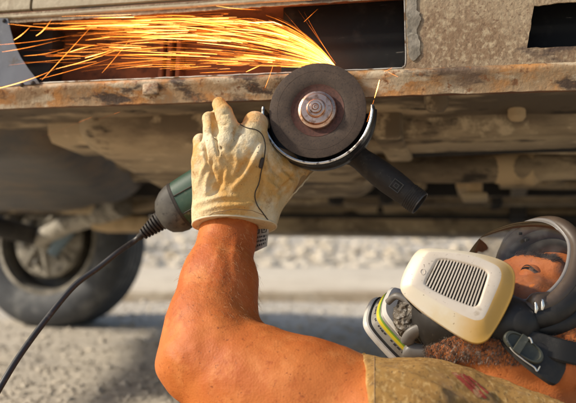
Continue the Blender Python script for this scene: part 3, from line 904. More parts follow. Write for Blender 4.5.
# moulding seams along the housing
for (cy_, sz) in ((.004, 1), (-.020, 1)):
    pts = []
    for x in np.linspace(-.10, -.203, 12):
        r = .0325 + (.0302 - .0325) * (abs(x) - .1) / .103
        c = cy_ / r
        z = r * (max(0, 1 - abs(c) ** 2.6)) ** (1 / 2.6)
        pts.append((x, cy_ - .001, HZ + z - .0002))
    tube('moulding_seam', pts, .0009, M['toolblack'], hous, n=6)
for i in range(5):
    box('vent_slot', (-.1675 - i * .006, -.0345 + .0015, HZ - .012), (-.1645 - i * .006, -.0285, HZ + .012), M['slot'], hous, bev=.001)
# ribbed cord guard and the cord
b_dir = Vector((-1, -.17, .02)).normalized()
cs = Vector((-.233, -.006, HZ))
fr = b_dir.to_track_quat('Z', 'Y').to_matrix().to_4x4(); fr.translation = cs
pr = [(.0001, -.002), (.0125, -.002), (.0128, .003)]
for i in range(7):
    z = .005 + i * .0044; r = .0120 - i * .00085
    pr += [(r, z), (r + .0006, z + .0006), (r + .0004, z + .0024), (r - .0030, z + .0029), (r - .0030, z + .0040)]
pr += [(.0046, .037), (.0042, .041), (.0001, .041)]
lathe('cord_guard', pr, M['toolblack'], grinder, n=32, frame=fr, ang=30)
GINV = GM.inverted()
c0 = GM @ (cs + b_dir * .038)
cpts = [c0, c0 + (GM.to_3x3() @ b_dir) * .012, P(117, 253, .985), P(98, 268, .975), P(74, 286, .96), P(48, 317, .935), P(22, 352, .905), P(2, 384, .88), P(-30, 440, .85), P(-80, 520, .82)]
cl = spline([GINV @ q for q in cpts], 10)
tube('power_cord', cl, .0037, M['cord'], grinder, n=12)
# side handle
hdir = Vector((.40, -.91, .02)).normalized()
fr = hdir.to_track_quat('Z', 'Y').to_matrix().to_4x4()
fr.translation = Vector((.006, -.034, -.062))
hs = GM @ fr.translation
hp = [(.0001, -.004), (.0085, -.004), (.0085, .004), (.0150, .006), (.0175, .010), (.0172, .015), (.0140, .022), (.0138, .030), (.0152, .042), (.0162, .058), (.0164, .074), (.0156, .090), (.0146, .098), (.0144, .1005), (.0149, .101), (.0150, .116), (.0140, .1175), (.0118, .1172), (.0112, .110), (.0001, .109)]
sh = lathe('side_handle', hp, M['toolblack'], grinder, n=48, frame=fr, ang=30)
lathe('handle_end_ring', [(.0134, .1168), (.0148, .1168), (.0146, .1182), (.0132, .1182)], M['gear'], sh, n=40, frame=fr, closed_prof=True)
for i in range(5):
    lathe('grip_groove', [(.0150, .1025 + i * .0026), (.0155, .1031 + i * .0026), (.0150, .1037 + i * .0026)], M['toolblack'], sh, n=40, frame=fr, ang=70)
# embossed square mark on the handle, facing the camera
hc = GM @ (fr @ Vector((0, 0, .086)))
nrm = (Vector((0, 0, CAM_Z)) - hc); hd = (GM.to_3x3() @ hdir); nrm = (nrm - hd * nrm.dot(hd)).normalized(); sd = hd.cross(nrm)
def rect_frame(c, ex, ey, n, w, h, t, dz):
    vs, fs = [], []
    for (sx, sy) in ((-1, -1), (1, -1), (1, 1), (-1, 1)):
        for k in (1.0, 1 - t / w):
            for z in (-.001, dz): vs.append(c + ex * (sx * w * k) + ey * (sy * h * k) + n * z)
    for i in range(4):
        a, b = i * 4, ((i + 1) % 4) * 4
        fs += [(a + 1, b + 1, b + 3, a + 3), (a, b, b + 1, a + 1), (a + 2, a + 3, b + 3, b + 2)]
    return vs, fs
v, f = rect_frame(hc + nrm * .0160, hd, sd, nrm, .0068, .0062, .0012, .0006)
from_py('embossed_mark', [GINV @ q for q in v], f, M['toolgrey'], sh)
v, f = rect_frame(hc + nrm * .0160, hd, sd, nrm, .0032, .0028, .0012, .0006)
from_py('embossed_mark', [GINV @ q for q in v], f, M['toolgrey'], sh)

# ================================================================== SPARKS
def sparks():
    rng = random.Random(11)
    vs, fs, heat = [], [], []
    def streak(pts, rad, h0, h1):
        v, f = tube_data(pts, rad, 4, cap=False)
        n0 = len(vs); m = len(pts)
        vs.extend(v); fs.extend([[n0 + q for q in ff] for ff in f])
        for i in range(m):
            for k in range(4): heat.append(h0 + (h1 - h0) * i / (m - 1))
    def heat_mats(me):
        for m in M['spark']: me.materials.append(m)
        for p in me.polygons:
            p.material_index = max(0, min(SPARK_LEVELS - 1, int(heat[p.vertices[0]] * SPARK_LEVELS)))
        smooth_mesh(me)
    def pt(px, py, v):
        return CARM @ on_sill(px, py, v)
    # the stream: leaves the disc rim, bends to run along the cavity
    for i in range(880):
        tn = .02 + 1.3 * rng.random() ** 1.1            # slope on leaving the disc
        cap = rng.uniform(14, 40) if tn < .3 else rng.uniform(30, 66)
        L = 330 * (1 - .80 * rng.random() ** 1.7)
        dv = rng.uniform(-.022, .030); v0_ = rng.uniform(-.003, .006)
        drop = rng.uniform(0, 48) * rng.random() ** 1.3
        s0 = 0 if rng.random() < .16 else .04 + rng.random() ** .95 * .80
        ln = rng.uniform(.05, .26)
        s1 = min(1, s0 + ln)
        n = 9
        pts, rad = [], []
        w = rng.choice([.00004, .00005, .00006, .00007, .00009, .00012, .00018, .00027]) * rng.uniform(.8, 1.2)
        top = rng.uniform(0, 14)
        for j in range(n):
            q = s0 + (s1 - s0) * j / (n - 1)
            x = 337 - L * q; dx = 337 - x
            y = 68 - cap * (1 - math.exp(-tn * dx / cap)) + drop * (dx / 330) ** 2
            y = max(y, 9 + 9 * (1 - x / 337) + top)
            v = max(-.030, min(.034, v0_ + dv * (dx / 330) * 1.6))
            pts.append(pt(x, y, v)); rad.append(w * (.35 + 1.0 * math.sin(math.pi * min(1, (j + .6) / n)) ** .6))
        h = (.12 + .75 * rng.random() ** 1.5) * (1 if rng.random() < .9 else 1.3)
        if s0 < .04: h *= .75
        if pts[0].x < -.22:
            h *= .8
            if rng.random() < .55: continue
        streak(pts, rad, h, h * rng.uniform(.45, .9))
    # thin fan close to the disc
    for i in range(190):
        tn = rng.uniform(.12, 1.45); cap = rng.uniform(45, 75)
        d0 = rng.uniform(0, 45) * rng.random(); d1 = d0 + rng.uniform(14, 60)
        n = 7; pts, rad = [], []
        w = rng.choice([.00007, .00009, .00012, .00018]); dv = rng.uniform(-.02, .02)
        for j in range(n):
            dx = d0 + (d1 - d0) * j / (n - 1)
            y = max(68 - cap * (1 - math.exp(-tn * dx / cap)), 7 + 9 * dx / 337)
            pts.append(pt(337 - dx, y, dv * dx / 80)); rad.append(w * (.3 + math.sin(math.pi * (j + .5) / n)))
        h = rng.uniform(.15, .6); streak(pts, rad, h, h * .7)
    # scattered streaks
    for (a, b, r, h) in [((101, 16), (42, 80), .00026, .6), ((137, 30), (102, 73), .00024, .5), ((52, 19), (36, 36), .00042, .8), ((31, 26), (14, 40), .0004, .8),
                         ((134, 43), (56, 69), .00026, .8), ((56, 69), (-4, 89), .00032, .85), ((122, 55), (40, 79), .00022, .5), ((112, 50), (85, 58), .0004, .95), ((200, 60), (122, 55), .0002, .45),
                         ((276, 56), (265, 88), .00022, .5), ((264, 64), (246, 72), .0004, .75), ((262, 10), (216, 6), .0003, .6), ((318, 9), (304, 22), .00015, .45), ((304, 12), (334, 62), .00016, .4), ((298, 10), (336, 64), .00013, .35), ((284, 12), (334, 64), .00014, .4),
                         ((60, 40), (2, 52), .0002, .6), ((90, 30), (8, 24), .0002, .6), ((80, 34), (-3, 45), .00018, .5), ((150, 22), (60, 24), .0002, .55), ((70, 47), (24, 56), .0002, .6), ((250, 71), (200, 73), .0002, .5), ((95, 45), (70, 52), .00035, .9), ((210, 66), (170, 70), .0002, .5)]:
        v = rng.uniform(-.028, -.012)
        m = 8; bow = rng.uniform(-.6, 2.2)
        pts = [pt(a[0] + (b[0] - a[0]) * j / (m - 1), a[1] + (b[1] - a[1]) * j / (m - 1) + bow * math.sin(math.pi * j / (m - 1)), v) for j in range(m)]
        streak(pts, [r * q for q in (.15, .4, .7, .95, 1.1, 1.0, .7, .3)], h * .45, h)
    # sparks that drift low in front of the underbody
    for (a, b) in [((92, 117), (40, 138)), ((120, 112), (96, 120))]:
        m = 5; v = -.02
        pts = [pt(a[0] + (b[0] - a[0]) * j / (m - 1), a[1] + (b[1] - a[1]) * j / (m - 1), v) for j in range(m)]
        streak(pts, [.0001, .0002, .00025, .0002, .0001], .10, .08)
    me = bpy.data.meshes.new('sparks'); me.from_pydata([tuple(q) for q in vs], [], fs); me.update()
    heat_mats(me)
    o = link_mesh('sparks', me)
    tag(o, 'stream of orange sparks flying left from the cutting disc along the opened sill', 'sparks', kind='stuff')
    # one single spark to the right of the disc
    vs.clear(); fs.clear(); heat.clear()
    pts = [pt(379.5, 80, -.012), pt(378.5, 84, -.012), pt(377.5, 88, -.012), pt(376, 93, -.012), pt(374.5, 98, -.012)]
    streak(pts, [.0002, .0005, .0006, .0004, .0002], .85, .6)
    for (a, b) in (((388, 72), (398, 77)), ((384, 72), (392, 68)), ((374, 100), (367, 122))):
        streak([pt(a[0] + (b[0] - a[0]) * t, a[1] + (b[1] - a[1]) * t, -.012) for t in (0, .5, 1)], [.0001, .00016, .0001], .35, .3)
    me = bpy.data.meshes.new('stray_spark'); me.from_pydata([tuple(q) for q in vs], [], fs); me.update()
    heat_mats(me)
    o = link_mesh('stray_spark', me)
    tag(o, 'single bright spark and its thin splinters right of the cutting disc', 'spark')
sparks()

# ================================================================== PERSON
HR = Vector((-.33, .88, -.33)).normalized()
HU = Vector((.70, .45, .55)); HU = (HU - HR * HU.dot(HR)).normalized()
HF = HU.cross(HR).normalized()
EYE = P(526, 268.5, .868)
HC = EYE - HF * .085 - HU * .02 + HR * .032
def H(r, f, u): return HC + HR * r + HF * f + HU * u
HAX = (HR, HF, HU)

person = empty('person', Matrix.Translation((.05, .82, 0)))
tag(person, 'man in a khaki t-shirt reclining by the car, bare arm raised', 'person')

SHO = Vector((.105, .785, .180))       # left shoulder
ELB = P(204, 361, .852)
WRI = P(231, 219, .950)
S = Sdf((-.62, .60, .0), (.47, 1.24, .44), .0031)
# torso lying on the ground
tax = Vector((-.93, -.30, -.035)).normalized(); tr = Vector((-.26, .90, -.12)).normalized()
CH = Vector((.06, .895, .096))
S.ell(CH + tax * .12, (.26, .175, .092), (tax, tr, tax.cross(tr)), .03)
S.ell(CH + tax * .36, (.20, .150, .085), (tax, tr, tax.cross(tr)), .05)
S.ell(CH + tax * .52, (.13, .155, .088), (tax, tr, tax.cross(tr)), .05)
S.cone(CH + Vector((.02, -.06, .03)), CH + Vector((.14, -.02, .045)), .085, .07, .04)
RSH = CH + tr * .17 + Vector((-.01, 0, -.02))
S.cone(CH + tr * .08, RSH, .07, .055, .04)
S.cone(CH - tr * .06, SHO, .075, .060, .04)
# right arm along the body, hand on the ground
REL = RSH + tax * .27 + Vector((0, .02, -.03)); RWR = REL + tax * .22 + Vector((0, -.06, -.02))
S.chain([RSH, REL, RWR, RWR + tax * .07], [.052, .042, .030, .028], .03, .02)
for k in range(4):
    q = RWR + tax * .07 + tr * (-.03 + .02 * k)
    S.chain([q, q + tax * .045 + Vector((0, 0, -.004)), q + tax * .075 + Vector((0, 0, -.012))], [.011, .0095, .008], .008, .002)
S.chain([RWR + tax * .02 - tr * .025, RWR + tax * .05 - tr * .05, RWR + tax * .075 - tr * .058], [.014, .011, .009], .01, .002)
# neck and trapezius
S.cone(Vector((.205, .842, .150)), H(0, -.03, -.05), .064, .060, .03)
S.cone(SHO + Vector((.03, .0, -.005)), Vector((.235, .83, .165)), .060, .058, .04)
# left arm
UA = ELB - SHO
S.chain([SHO, SHO + UA * .45, SHO + UA * .85, ELB + Vector((.005, 0, .004))], [.058, .054, .048, .042], .03, .02)
S.ell(SHO + UA * .5 + Vector((.0, -.002, .000)), (.085, .050, .052), None, .03)
S.ell(SHO + UA * .52 + Vector((.0, .004, -.028)), (.09, .045, .042), None, .03)
S.cone(ELB + Vector((-.030, .000, -.004)), ELB + Vector((-.018, .002, -.012)), .0195, .022, .022)     # point of the elbow
S.cone(ELB + Vector((-.004, -.024, .012)), ELB + Vector((.012, -.016, .03)), .020, .022, .02)        # outer epicondyle
FA = WRI - ELB
S.chain([ELB, ELB + FA * .25, ELB + FA * .55, ELB + FA * .85, WRI, WRI + FA * .10], [.042, .0440, .0385, .0315, .0290, .028], .02, .012)
S.cone(ELB + FA * .12 + Vector((.026, -.004, -.002)), ELB + FA * .52 + Vector((.017, -.006, 0)), .026, .021, .022)     # brachioradialis
S.cone(ELB + FA * .15 + Vector((-.014, .004, 0)), ELB + FA * .6 + Vector((-.010, .002, 0)), .032, .026, .02)
S.cone(ELB + Vector((.03, -.004, .0)), ELB + UA * -.28 + Vector((.0, 0, .012)), .035, .038, .03)     # inside of the bend
# head
S.ell(H(0, -.015, .045), (.076, .097, .088), HAX, .01)
S.ell(H(0, .030, -.010), (.064, .066, .085), HAX, .02)
S.ell(H(0, .045, -.062), (.050, .050, .045), HAX, .02)
for s in (-1, 1):
    S.cone(H(s * .058, .0, -.045), H(s * .020, .075, -.098), .020, .018, .02)
    S.cone(H(s * .060, .005, -.015), H(s * .058, .0, -.045), .022, .020, .02)
    S.cone(H(s * .046, .066, -.006), H(s * .060, .03, -.004), .018, .016, .014)
    S.cone(H(s * .012, .088, .036), H(s * .050, .068, .038), .0105, .010, .012)
    S.ell(H(s * .079, -.012, -.004), (.008, .018, .031), (HR * 1 + HF * .3 * s, HF, HU), .006)
    S.ell(H(s * .083, -.010, -.004), (.006, .009, .018), HAX, .004, sub=True)
    S.ell(H(s * .033, .098, .018), (.017, .016, .0115), HAX, .008, sub=True)
S.ell(H(0, .078, -.104), (.024, .020, .017), HAX, .015)
S.chain([H(0, .090, .028), H(0, .105, .0), H(0, .117, -.022)], [.0075, .0095, .0125], .012, .006)
for s in (-1, 1): S.ell(H(s * .013, .102, -.027), (.010, .011, .008), HAX, .006)
S.ell(H(0, .094, -.055), (.026, .010, .006), HAX, .006); S.ell(H(0, .092, -.067), (.023, .010, .007), HAX, .006)
bme = S.mesh('body', 3)
# soft muscle and skin relief
creases(bme, [([(206, 236), (222, 262), (214, 300)], .0016, 7), ([(240, 236), (238, 270), (250, 300)], .0014, 6), ([(236, 300), (262, 318), (280, 326)], -.0022, 5),
              ([(196, 305), (206, 330), (200, 352)], -.0012, 9), ([(164, 340), (168, 356), (178, 368)], .0012, 5), ([(172, 330), (186, 346), (192, 366)], -.0012, 5),
              ([(515, 277), (526, 281), (538, 278)], -.0016, 1.8), ([(512, 283), (526, 288), (540, 284)], .0012, 2.4), ([(543, 268), (552, 264)], -.0012, 1.6), ([(543, 272), (553, 272)], -.0012, 1.6), ([(236, 238), (232, 258), (236, 282)], .0011, 2.2), ([(222, 240), (216, 262), (206, 286), (204, 300)], .0009, 1.8), ([(172, 350), (180, 360)], -.0008, 2.5), ([(168, 362), (178, 372)], -.0008, 2.5)])
co = get_co(bme); no = get_no(bme)
set_co(bme, co + no * (.0012 * fbm(co, 28, 3))[:, None])
body = link_mesh('body', bme, M['skin'], person, True)
bco, bno = get_co(bme), get_no(bme)

def strands(name, mat_, idx, n, length, radius, dirfn, parent, seed, curl=.25, lift=.5):
    """short tapering hairs rooted on the body surface"""
    rng = random.Random(seed)
    vs, fs = [], []
    if len(idx) == 0: return None
    for i in range(n):
        k = idx[rng.randrange(len(idx))]
        p = Vector(bco[k]) + Vector((rng.gauss(0, .0012), rng.gauss(0, .0012), rng.gauss(0, .0012))); nn = Vector(bno[k])
        d = dirfn(p); d = (d - nn * d.dot(nn)).normalized()
        d = (d + Vector((rng.gauss(0, curl), rng.gauss(0, curl), rng.gauss(0, curl))) + nn * lift * rng.uniform(.4, 1.4)).normalized()
        L = length * rng.uniform(.55, 1.25); r = radius * rng.uniform(.7, 1.3)
        d2 = (d - nn * .35 * lift + Vector((rng.gauss(0, curl), rng.gauss(0, curl), rng.gauss(0, curl))) * .6).normalized()
        p = p - nn * .0008
        q = [p, p + d * L * .5, p + d * L * .5 + d2 * L * .5]
        a = d.cross(nn).normalized() if d.cross(nn).length > 1e-4 else Vector((1, 0, 0)); b = d.cross(a)
        n0 = len(vs)
        for j, rr in ((0, 1), (1, .8)):
            for t in range(3):
                an = t * 2.094
                vs.append(q[j] + (a * math.cos(an) + b * math.sin(an)) * r * rr)
        vs.append(q[2])
        for t in range(3):
            t2 = (t + 1) % 3
            fs.append((n0 + t, n0 + t2, n0 + 3 + t2, n0 + 3 + t)); fs.append((n0 + 3 + t, n0 + 3 + t2, n0 + 6))
    o = from_py(name, vs, fs, mat_, parent, True, True)
    o['kind'] = 'stuff'
    return o

hl = np.stack([(bco - np.array(HC)) @ np.array(a) for a in HAX], 1)     # head coordinates of every vertex
r_, f_, u_ = np.abs(hl[:, 0]), hl[:, 1], hl[:, 2]
near = (np.linalg.norm(hl, axis=1) < .17)
beard_i = np.where(near & (u_ < -.035) & (u_ > -.126) & (f_ > .020 + np.maximum(0, -.072 - u_) * 1.1) & ~((r_ < .022) & (u_ > -.072) & (f_ > .08)))[0]
side_i = np.where(near & (u_ >= -.05) & (u_ < .06) & (f_ > -.004) & (f_ < .026) & (r_ > .05))[0]
hair_i = np.where(near & (((f_ < -.012) & (u_ > -.055) & (r_ < .076)) | ((u_ > .072) & (f_ < .055)) | ((u_ > .03) & (f_ < .02))))[0]
hair_i = hair_i[~((np.abs(hl[hair_i, 1] + .012) < .024) & (np.abs(hl[hair_i, 2]) < .036) & (np.abs(hl[hair_i, 0]) > .07))]
strands('beard', M['beard'], beard_i, 30000, .0055, .00017, lambda p: -HU * .8 - HF * .3, person, 1, .35, .6)
strands('sideburn', M['hair'], side_i, 1600, .011, .00022, lambda p: -HU + HF * .2, person, 2, .3, .35)
strands('hair', M['hair'], hair_i, 9000, .026, .0003, lambda p: -HF * .9 - HU * .35, person, 3, .25, .35)
# eyebrows, eyes, lids
for s in (-1, 1):
    bi = np.where((np.abs(hl[:, 0] - s * .033) < .022) & (np.abs(u_ - .0395 - .003 * (1 - ((np.abs(hl[:, 0]) - .033) / .022) ** 2)) < .0045) & (f_ > .05))[0]
    strands('eyebrow', M['hair'], bi, 950, .0090, .00026, lambda p, s=s: HR * s + HU * .25, person, 7 + s, .25, .3)
    ec = H(s * .0325, .0745, .018)
    def sph(name, r, m, lat0=0, lat1=180, axis=HF, parent=person, c=ec, sx=1.0):
        ax = axis.normalized(); x = ax.orthogonal().normalized(); y = ax.cross(x)
        fr_ = Matrix(((x.x, y.x, ax.x, c.x), (x.y, y.y, ax.y, c.y), (x.z, y.z, ax.z, c.z), (0, 0, 0, 1)))
        pr_ = [(max(1e-5, r * math.sin(R_(lat0 + (lat1 - lat0) * i / 16))), r * math.cos(R_(lat0 + (lat1 - lat0) * i / 16))) for i in range(17)]
        return lathe(name, pr_, m, parent, n=28, frame=fr_, world_space=True, ang=80)
    look = (HF + HR * .1 - HU * .1).normalized()
    ey = sph('eye', .0122, M['eye'])
    sph('iris', .01235, M['iris'], 0, 40, look, ey)
    # lids: two caps of skin that leave an almond slit
    sph('eyelid', .0136, M['skin'], 0, 84, (HU * .95 + HF * .10))
    sph('eyelid', .0134, M['skin'], 0, 75, (-HU * .96 + HF * .02))
    lash = [ec + (HR * math.sin(R_(a)) * .0138 + HF * math.cos(R_(a)) * .0138 * .96 + HU * (.0030 - .004 * (a / 60) ** 2)) for a in range(-60, 61, 10)]
    tube('eyelash', lash, .0011, M['hair'], person, n=5, world_space=True)

# fine hairs on the forearm and upper arm
px_ = 288 + bco[:, 0] / bco[:, 1] * FPX; py_ = 201.5 - (bco[:, 2] - CAM_Z) / bco[:, 1] * FPX
arm_i = np.where((px_ > 165) & (px_ < 285) & (py_ > 228) & (py_ < 320) & (bno[:, 1] < .5) & (bco[:, 1] < 1.0))[0]
strands('arm_hair', M['armhair'], arm_i, 1300, .010, .00008, lambda p: FA * -1 + Vector((.12, 0, 0)), person, 21, .35, .35)

# t-shirt -----------------------------------------------------------
S = Sdf((-.66, .58, -.012), (.40, 1.26, .36), .0030)
S.cone(CH - tr * .06, SHO, .082, .068, .04)
S.chain([SHO + Vector((.0, -.002, -.004)), SHO + UA * .45], [.064, .064], .03, .02)
S.cone(SHO + Vector((.02, -.004, -.006)), Vector((.150, .80, .174)), .0645, .067, .03)
S.cone(Vector((.150, .80, .174)), Vector((.250, .805, .160)), .067, .062, .03)
S.cone(Vector((.250, .805, .160)), Vector((.31, .82, .120)), .062, .05, .03)
# arm-hole and neck opening
sl = P(363.5, 380, .78)
S.plane_cut(sl, (-1, .0, -.05), .004, lo=(-.30, .60, .10), hi=(.20, .862, .36))
S.ell(CH + tax * .12, (.27, .185, .101), (tax, tr, tax.cross(tr)), .03)
S.ell(CH + tax * .36, (.21, .162, .095), (tax, tr, tax.cross(tr)), .05)
S.ell(CH + tax * .52, (.14, .166, .096), (tax, tr, tax.cross(tr)), .05)
S.cone(CH + Vector((.02, -.06, .03)), CH + Vector((.12, -.02, .035)), .092, .075, .04)
S.cone(CH + tr * .08, RSH, .078, .064, .04)
S.chain([RSH, RSH + tax * .15 + Vector((0, .01, -.015))], [.062, .062], .03, .02)
S.cone(Vector((.205, .842, .150)) + (H(0, -.03, -.05) - Vector((.205, .842, .150))) * .30, H(0, -.03, -.05), .070, .09, .004, sub=True)
sme = S.mesh('t_shirt', 3)
creases(sme, [([(372, 362), (410, 376), (448, 392), (480, 410)], .0022, 3.0), ([(372, 372), (402, 386), (430, 404)], .0017, 3.2), ([(384, 360), (430, 366), (474, 376), (505, 392)], .0016, 2.6),
              ([(368, 384), (388, 396), (400, 410)], .0014, 3), ([(402, 366), (436, 379), (470, 398)], -.0018, 2.6), ([(440, 368), (478, 380), (506, 402)], -.0014, 2.4),
              ([(374, 366), (376, 385), (374, 404)], .0012, 2.5), ([(430, 384), (452, 402)], .0014, 2.5)])
co = get_co(sme); no = get_no(sme)
set_co(sme, co + no * (.0022 * fbm(co * np.array([1, 1, 1.6]), 34, 3, 5.0))[:, None])
shirt = link_mesh('t_shirt', sme, M['shirt'], person, True)
# sleeve hem: follows the cut edge
sco = get_co(sme); sno = get_no(sme)
def ring_on(c, axis, rfun, n=48):
    ax = axis.normalized(); x = ax.orthogonal().normalized(); y = ax.cross(x)
    return [c + (x * math.cos(2 * math.pi * k / n) + y * math.sin(2 * math.pi * k / n)) * rfun(k / n) for k in range(n + 1)]
# printed red strokes, laid on the cloth by projection along its normals
from mathutils.bvhtree import BVHTree
dg0 = bpy.context.evaluated_depsgraph_get()
def bvh_of(me): return BVHTree.FromPolygons([v.co.copy() for v in me.vertices], [tuple(p.vertices) for p in me.polygons])
sb = bvh_of(sme)
def cast(bv, px, py):
    o = Vector((0, 0, CAM_Z)); d = (P(px, py, 1.0) - o).normalized()
    h = bv.ray_cast(o, d)
    return (h[0], h[1]) if h[0] is not None else (None, None)
def patch(name, bv, quad, m, parent, nu=12, nv=4, off=.0006):
    """thin cloth/ink sheet that follows the surface between four photo corners"""
    vs, fs = [], []
    a, b, c, d = [Vector(q) for q in quad]
    for i in range(nu + 1):
        for j in range(nv + 1):
            q = (a.lerp(b, i / nu)).lerp(d.lerp(c, i / nu), j / nv)
            h, n = cast(bv, q.x, q.y)
            if h is None: return None
            vs.append(h + n * off)
    for i in range(nu):
        for j in range(nv):
            k = i * (nv + 1) + j
            fs.append((k, k + 1, k + nv + 2, k + nv + 1))
    return from_py(name, vs, fs, m, parent, True, True)
hem = []
for q in np.linspace(353, 412, 40):
    for x_ in np.arange(358, 372, .5):
        h_, n_ = cast(sb, x_, q)
        if h_ is not None and h_.y < .86:
            hem.append(h_ + Vector((.0012, 0, 0))); break
if len(hem) > 8: tube('sleeve_hem', hem, .0020, M['shirt'], shirt, n=8, world_space=True)
st = []
for q in np.linspace(357, 412, 50):
    h_, n_ = cast(sb, 374.5, q)
    if h_ is not None: st.append(h_ + n_ * .0001)
if len(st) > 8: tube('hem_stitching', st, .0005, M['suede'], shirt, n=5, world_space=True)
patch('printed_stroke', sb, ((451, 373), (478, 398), (482, 397), (456, 372.5)), M['print'], shirt)
patch('printed_stroke', sb, ((459, 374), (484, 399), (487, 398), (464, 374)), M['print'], shirt)
patch('printed_stroke', sb, ((466, 376), (487, 394), (489, 393), (469, 376)), M['print'], shirt)

# trousers and boots, out of the picture below the left edge ------------
S = Sdf((-1.45, .35, 0), (-.33, 1.2, .30), .009)
HP = CH + tax * .56
S.ell(HP, (.14, .165, .10), (tax, tr, tax.cross(tr)), .03)
for s in (-1, 1):
    hp_ = HP + tr * (.085 * s)
    S.chain([hp_, hp_ + tax * .40 + tr * (.03 * s) + Vector((0, 0, .08 if s < 0 else -.01)), hp_ + tax * .80 + tr * (.06 * s) + Vector((0, 0, -.03))], [.088, .066, .052], .04, .02)
S.plane_cut((0, 0, .004), (0, 0, -1), .01)
link_mesh('trousers', S.mesh('trousers', 3), M['denim'], person, True)
for s in (-1, 1):
    an = HP + tr * (.085 * s) + tax * .80 + tr * (.06 * s) + Vector((0, 0, -.03))
    lo = an - Vector((.16, .16, .14)); hi = an + Vector((.12, .16, .22))
    S = Sdf(lo, hi, .006)
    an = an + Vector((0, 0, .0))
    S.chain([an, an + tax * .05 + Vector((0, 0, -.005)), an + tax * .07 + Vector((0, 0, .11))], [.050, .045, .040], .02, .03)
    S.plane_cut((0, 0, .004), (0, 0, -1), .004)
    link_mesh('boot', S.mesh('boot', 2), M['boot'], person, True)

# ================================================================== GLOVE
S = Sdf((-.125, .86, .36), (.05, 1.03, .55), .00155)
w = [P(213, 213, .940), P(227, 213, .934), P(243, 213, .934), P(257, 213, .940)]
kn = [P(204.5, 163, .930), P(214, 151, .922), P(228, 146, .917), P(250, 146, .920)]
for i in range(4): S.cone(w[i], kn[i], .0235 if i in (0, 3) else .026, (.0155, .0175, .0185, .0185)[i], .014)
S.cone(P(228, 186, .938), P(240, 186, .938), .030, .030, .012)
# cuff
S.cone(P(216, 214, .936), P(214.5, 232, .932), .0245, .0260, .012); S.cone(P(222, 214, .932), P(222, 232, .924), .026, .028, .012); S.cone(P(255, 212, .940), P(256, 232, .941), .0215, .0225, .012); S.cone(P(233, 214, .934), P(233, 232, .932), .031, .034, .012)
S.cone(P(240, 205, .955), P(238, 232, .957), .030, .030, .012)
# fingers
S.chain([P(207, 168, .928), P(202, 151, .930), P(200.5, 141, .938), P(205, 141, .958), P(216, 146, .985)], [.0145, .0100, .0085, .0085, .0095], .005, .0015)
S.chain([P(216, 156, .920), P(212, 131, .922), P(209.5, 119, .930), P(212, 119, .950), P(224, 126, .985)], [.0150, .0102, .0082, .0085, .0095], .005, .0015)
S.chain([P(230, 150, .916), P(228, 128, .914), P(223.5, 113, .918), P(219, 104, .926), P(221, 109, .952), P(230, 122, .985)], [.0165, .0128, .0105, .0078, .0085, .0095], .006, .0015)
S.chain([P(248, 152, .918), P(253, 133, .922), P(255, 124, .932), P(258, 124, .955), P(262, 132, .985)], [.0185, .0160, .0142, .0135, .012], .008, .003)
# thumb runs behind the guard towards the gear head
S.chain([P(255, 192, .945), P(276, 176, .950), P(293, 168, .968), P(306, 165, .990)], [.030, .0245, .0180, .0135], .020, .010)
S.chain([P(262, 208, .952), P(276, 192, .958), P(298, 174, .978)], [.018, .015, .011], .014, .010)
# web between thumb and first finger
S.cone(P(258, 160, .925), P(276, 164, .948), .020, .017, .018)
for (a_, b_, c_) in (((205.5, 136, .930), (206.5, 149, .920), (210, 162, .909)), ((215, 116, .922), (218.5, 134, .911), (222, 150, .899)), ((238, 118, .905), (239, 130, .900), (236, 146, .893))):
    S.chain([P(*a_), P(*b_), P(*c_)], [.0042, .0036, .0012], .004, .002, sub=True)
# cuff opening
S.plane_cut(P(235, 226.5, .938), Vector((.00, -.36, -1)), .0015)
S.chain([WRI + FA * -.14, WRI + FA * .02, WRI + FA * .08], [.0325, .0325, .020], .001, .001, sub=True)
gme = S.mesh('work_glove', 2)
creases(gme, [([(263, 144), (252, 163), (243, 178), (232, 190)], 0.0042, 3.0), ([(257, 142), (246, 162), (236, 176)], -0.0031, 3.0), ([(196, 205), (210, 199), (226, 196), (238, 197)], 0.0036, 2.6),
              ([(200, 212), (216, 207), (238, 205), (250, 208)], 0.0031, 2.4), ([(204, 200), (214, 192), (222, 182)], -0.0031, 3), ([(198, 185), (203, 170), (210, 158)], 0.0028, 2.6),
              ([(206, 196), (208, 180), (215, 165)], 0.0031, 2.8), ([(216, 152), (224, 166), (225, 180)], 0.0031, 3.2), ([(210, 168), (216, 182), (216, 196)], -0.0025, 2.8),
              ([(236, 150), (238, 162), (234, 176)], 0.0025, 3), ([(216, 112), (221, 115), (229, 113)], -.0016, 1.4), ([(213, 124), (221, 126), (228, 124)], -0.0020, 1.6), ([(204, 132), (208, 134), (213, 133)], -0.0020, 1.6),
              ([(196, 150), (200, 152), (204, 151)], -0.0017, 1.6), ([(262, 176), (262, 192), (256, 206)], -0.0036, 2.2), ([(268, 150), (272, 168), (284, 180)], -0.0031, 2.6), ([(266, 180), (278, 190), (276, 204)], 0.0028, 2.6),
              ([(282, 168), (290, 174), (296, 180)], -0.0028, 2.2), ([(274, 196), (284, 186), (300, 172)], -0.0034, 1.8), ([(236, 205), (252, 203), (262, 208)], 0.0025, 2.2),
              ([(262, 146), (264, 160), (260, 178)], -0.0020, 1.5), ([(202, 219), (230, 213), (266, 218)], -0.0017, 1.6), ([(229, 150), (235, 140), (239, 128)], -0.0062, 2.4), ([(219, 156), (215.5, 142), (213, 126)], -0.0064, 1.5), ([(208, 166), (204.5, 152), (203, 141)], -0.0056, 1.4), ([(223, 156), (224, 170), (220, 186)], -0.0031, 2.4), ([(211, 160), (212, 174), (208, 190)], -0.0034, 2.2)])
co = get_co(gme); no = get_no(gme)
set_co(gme, co + no * (.0008 * fbm(co, 45, 2, 2.0))[:, None])
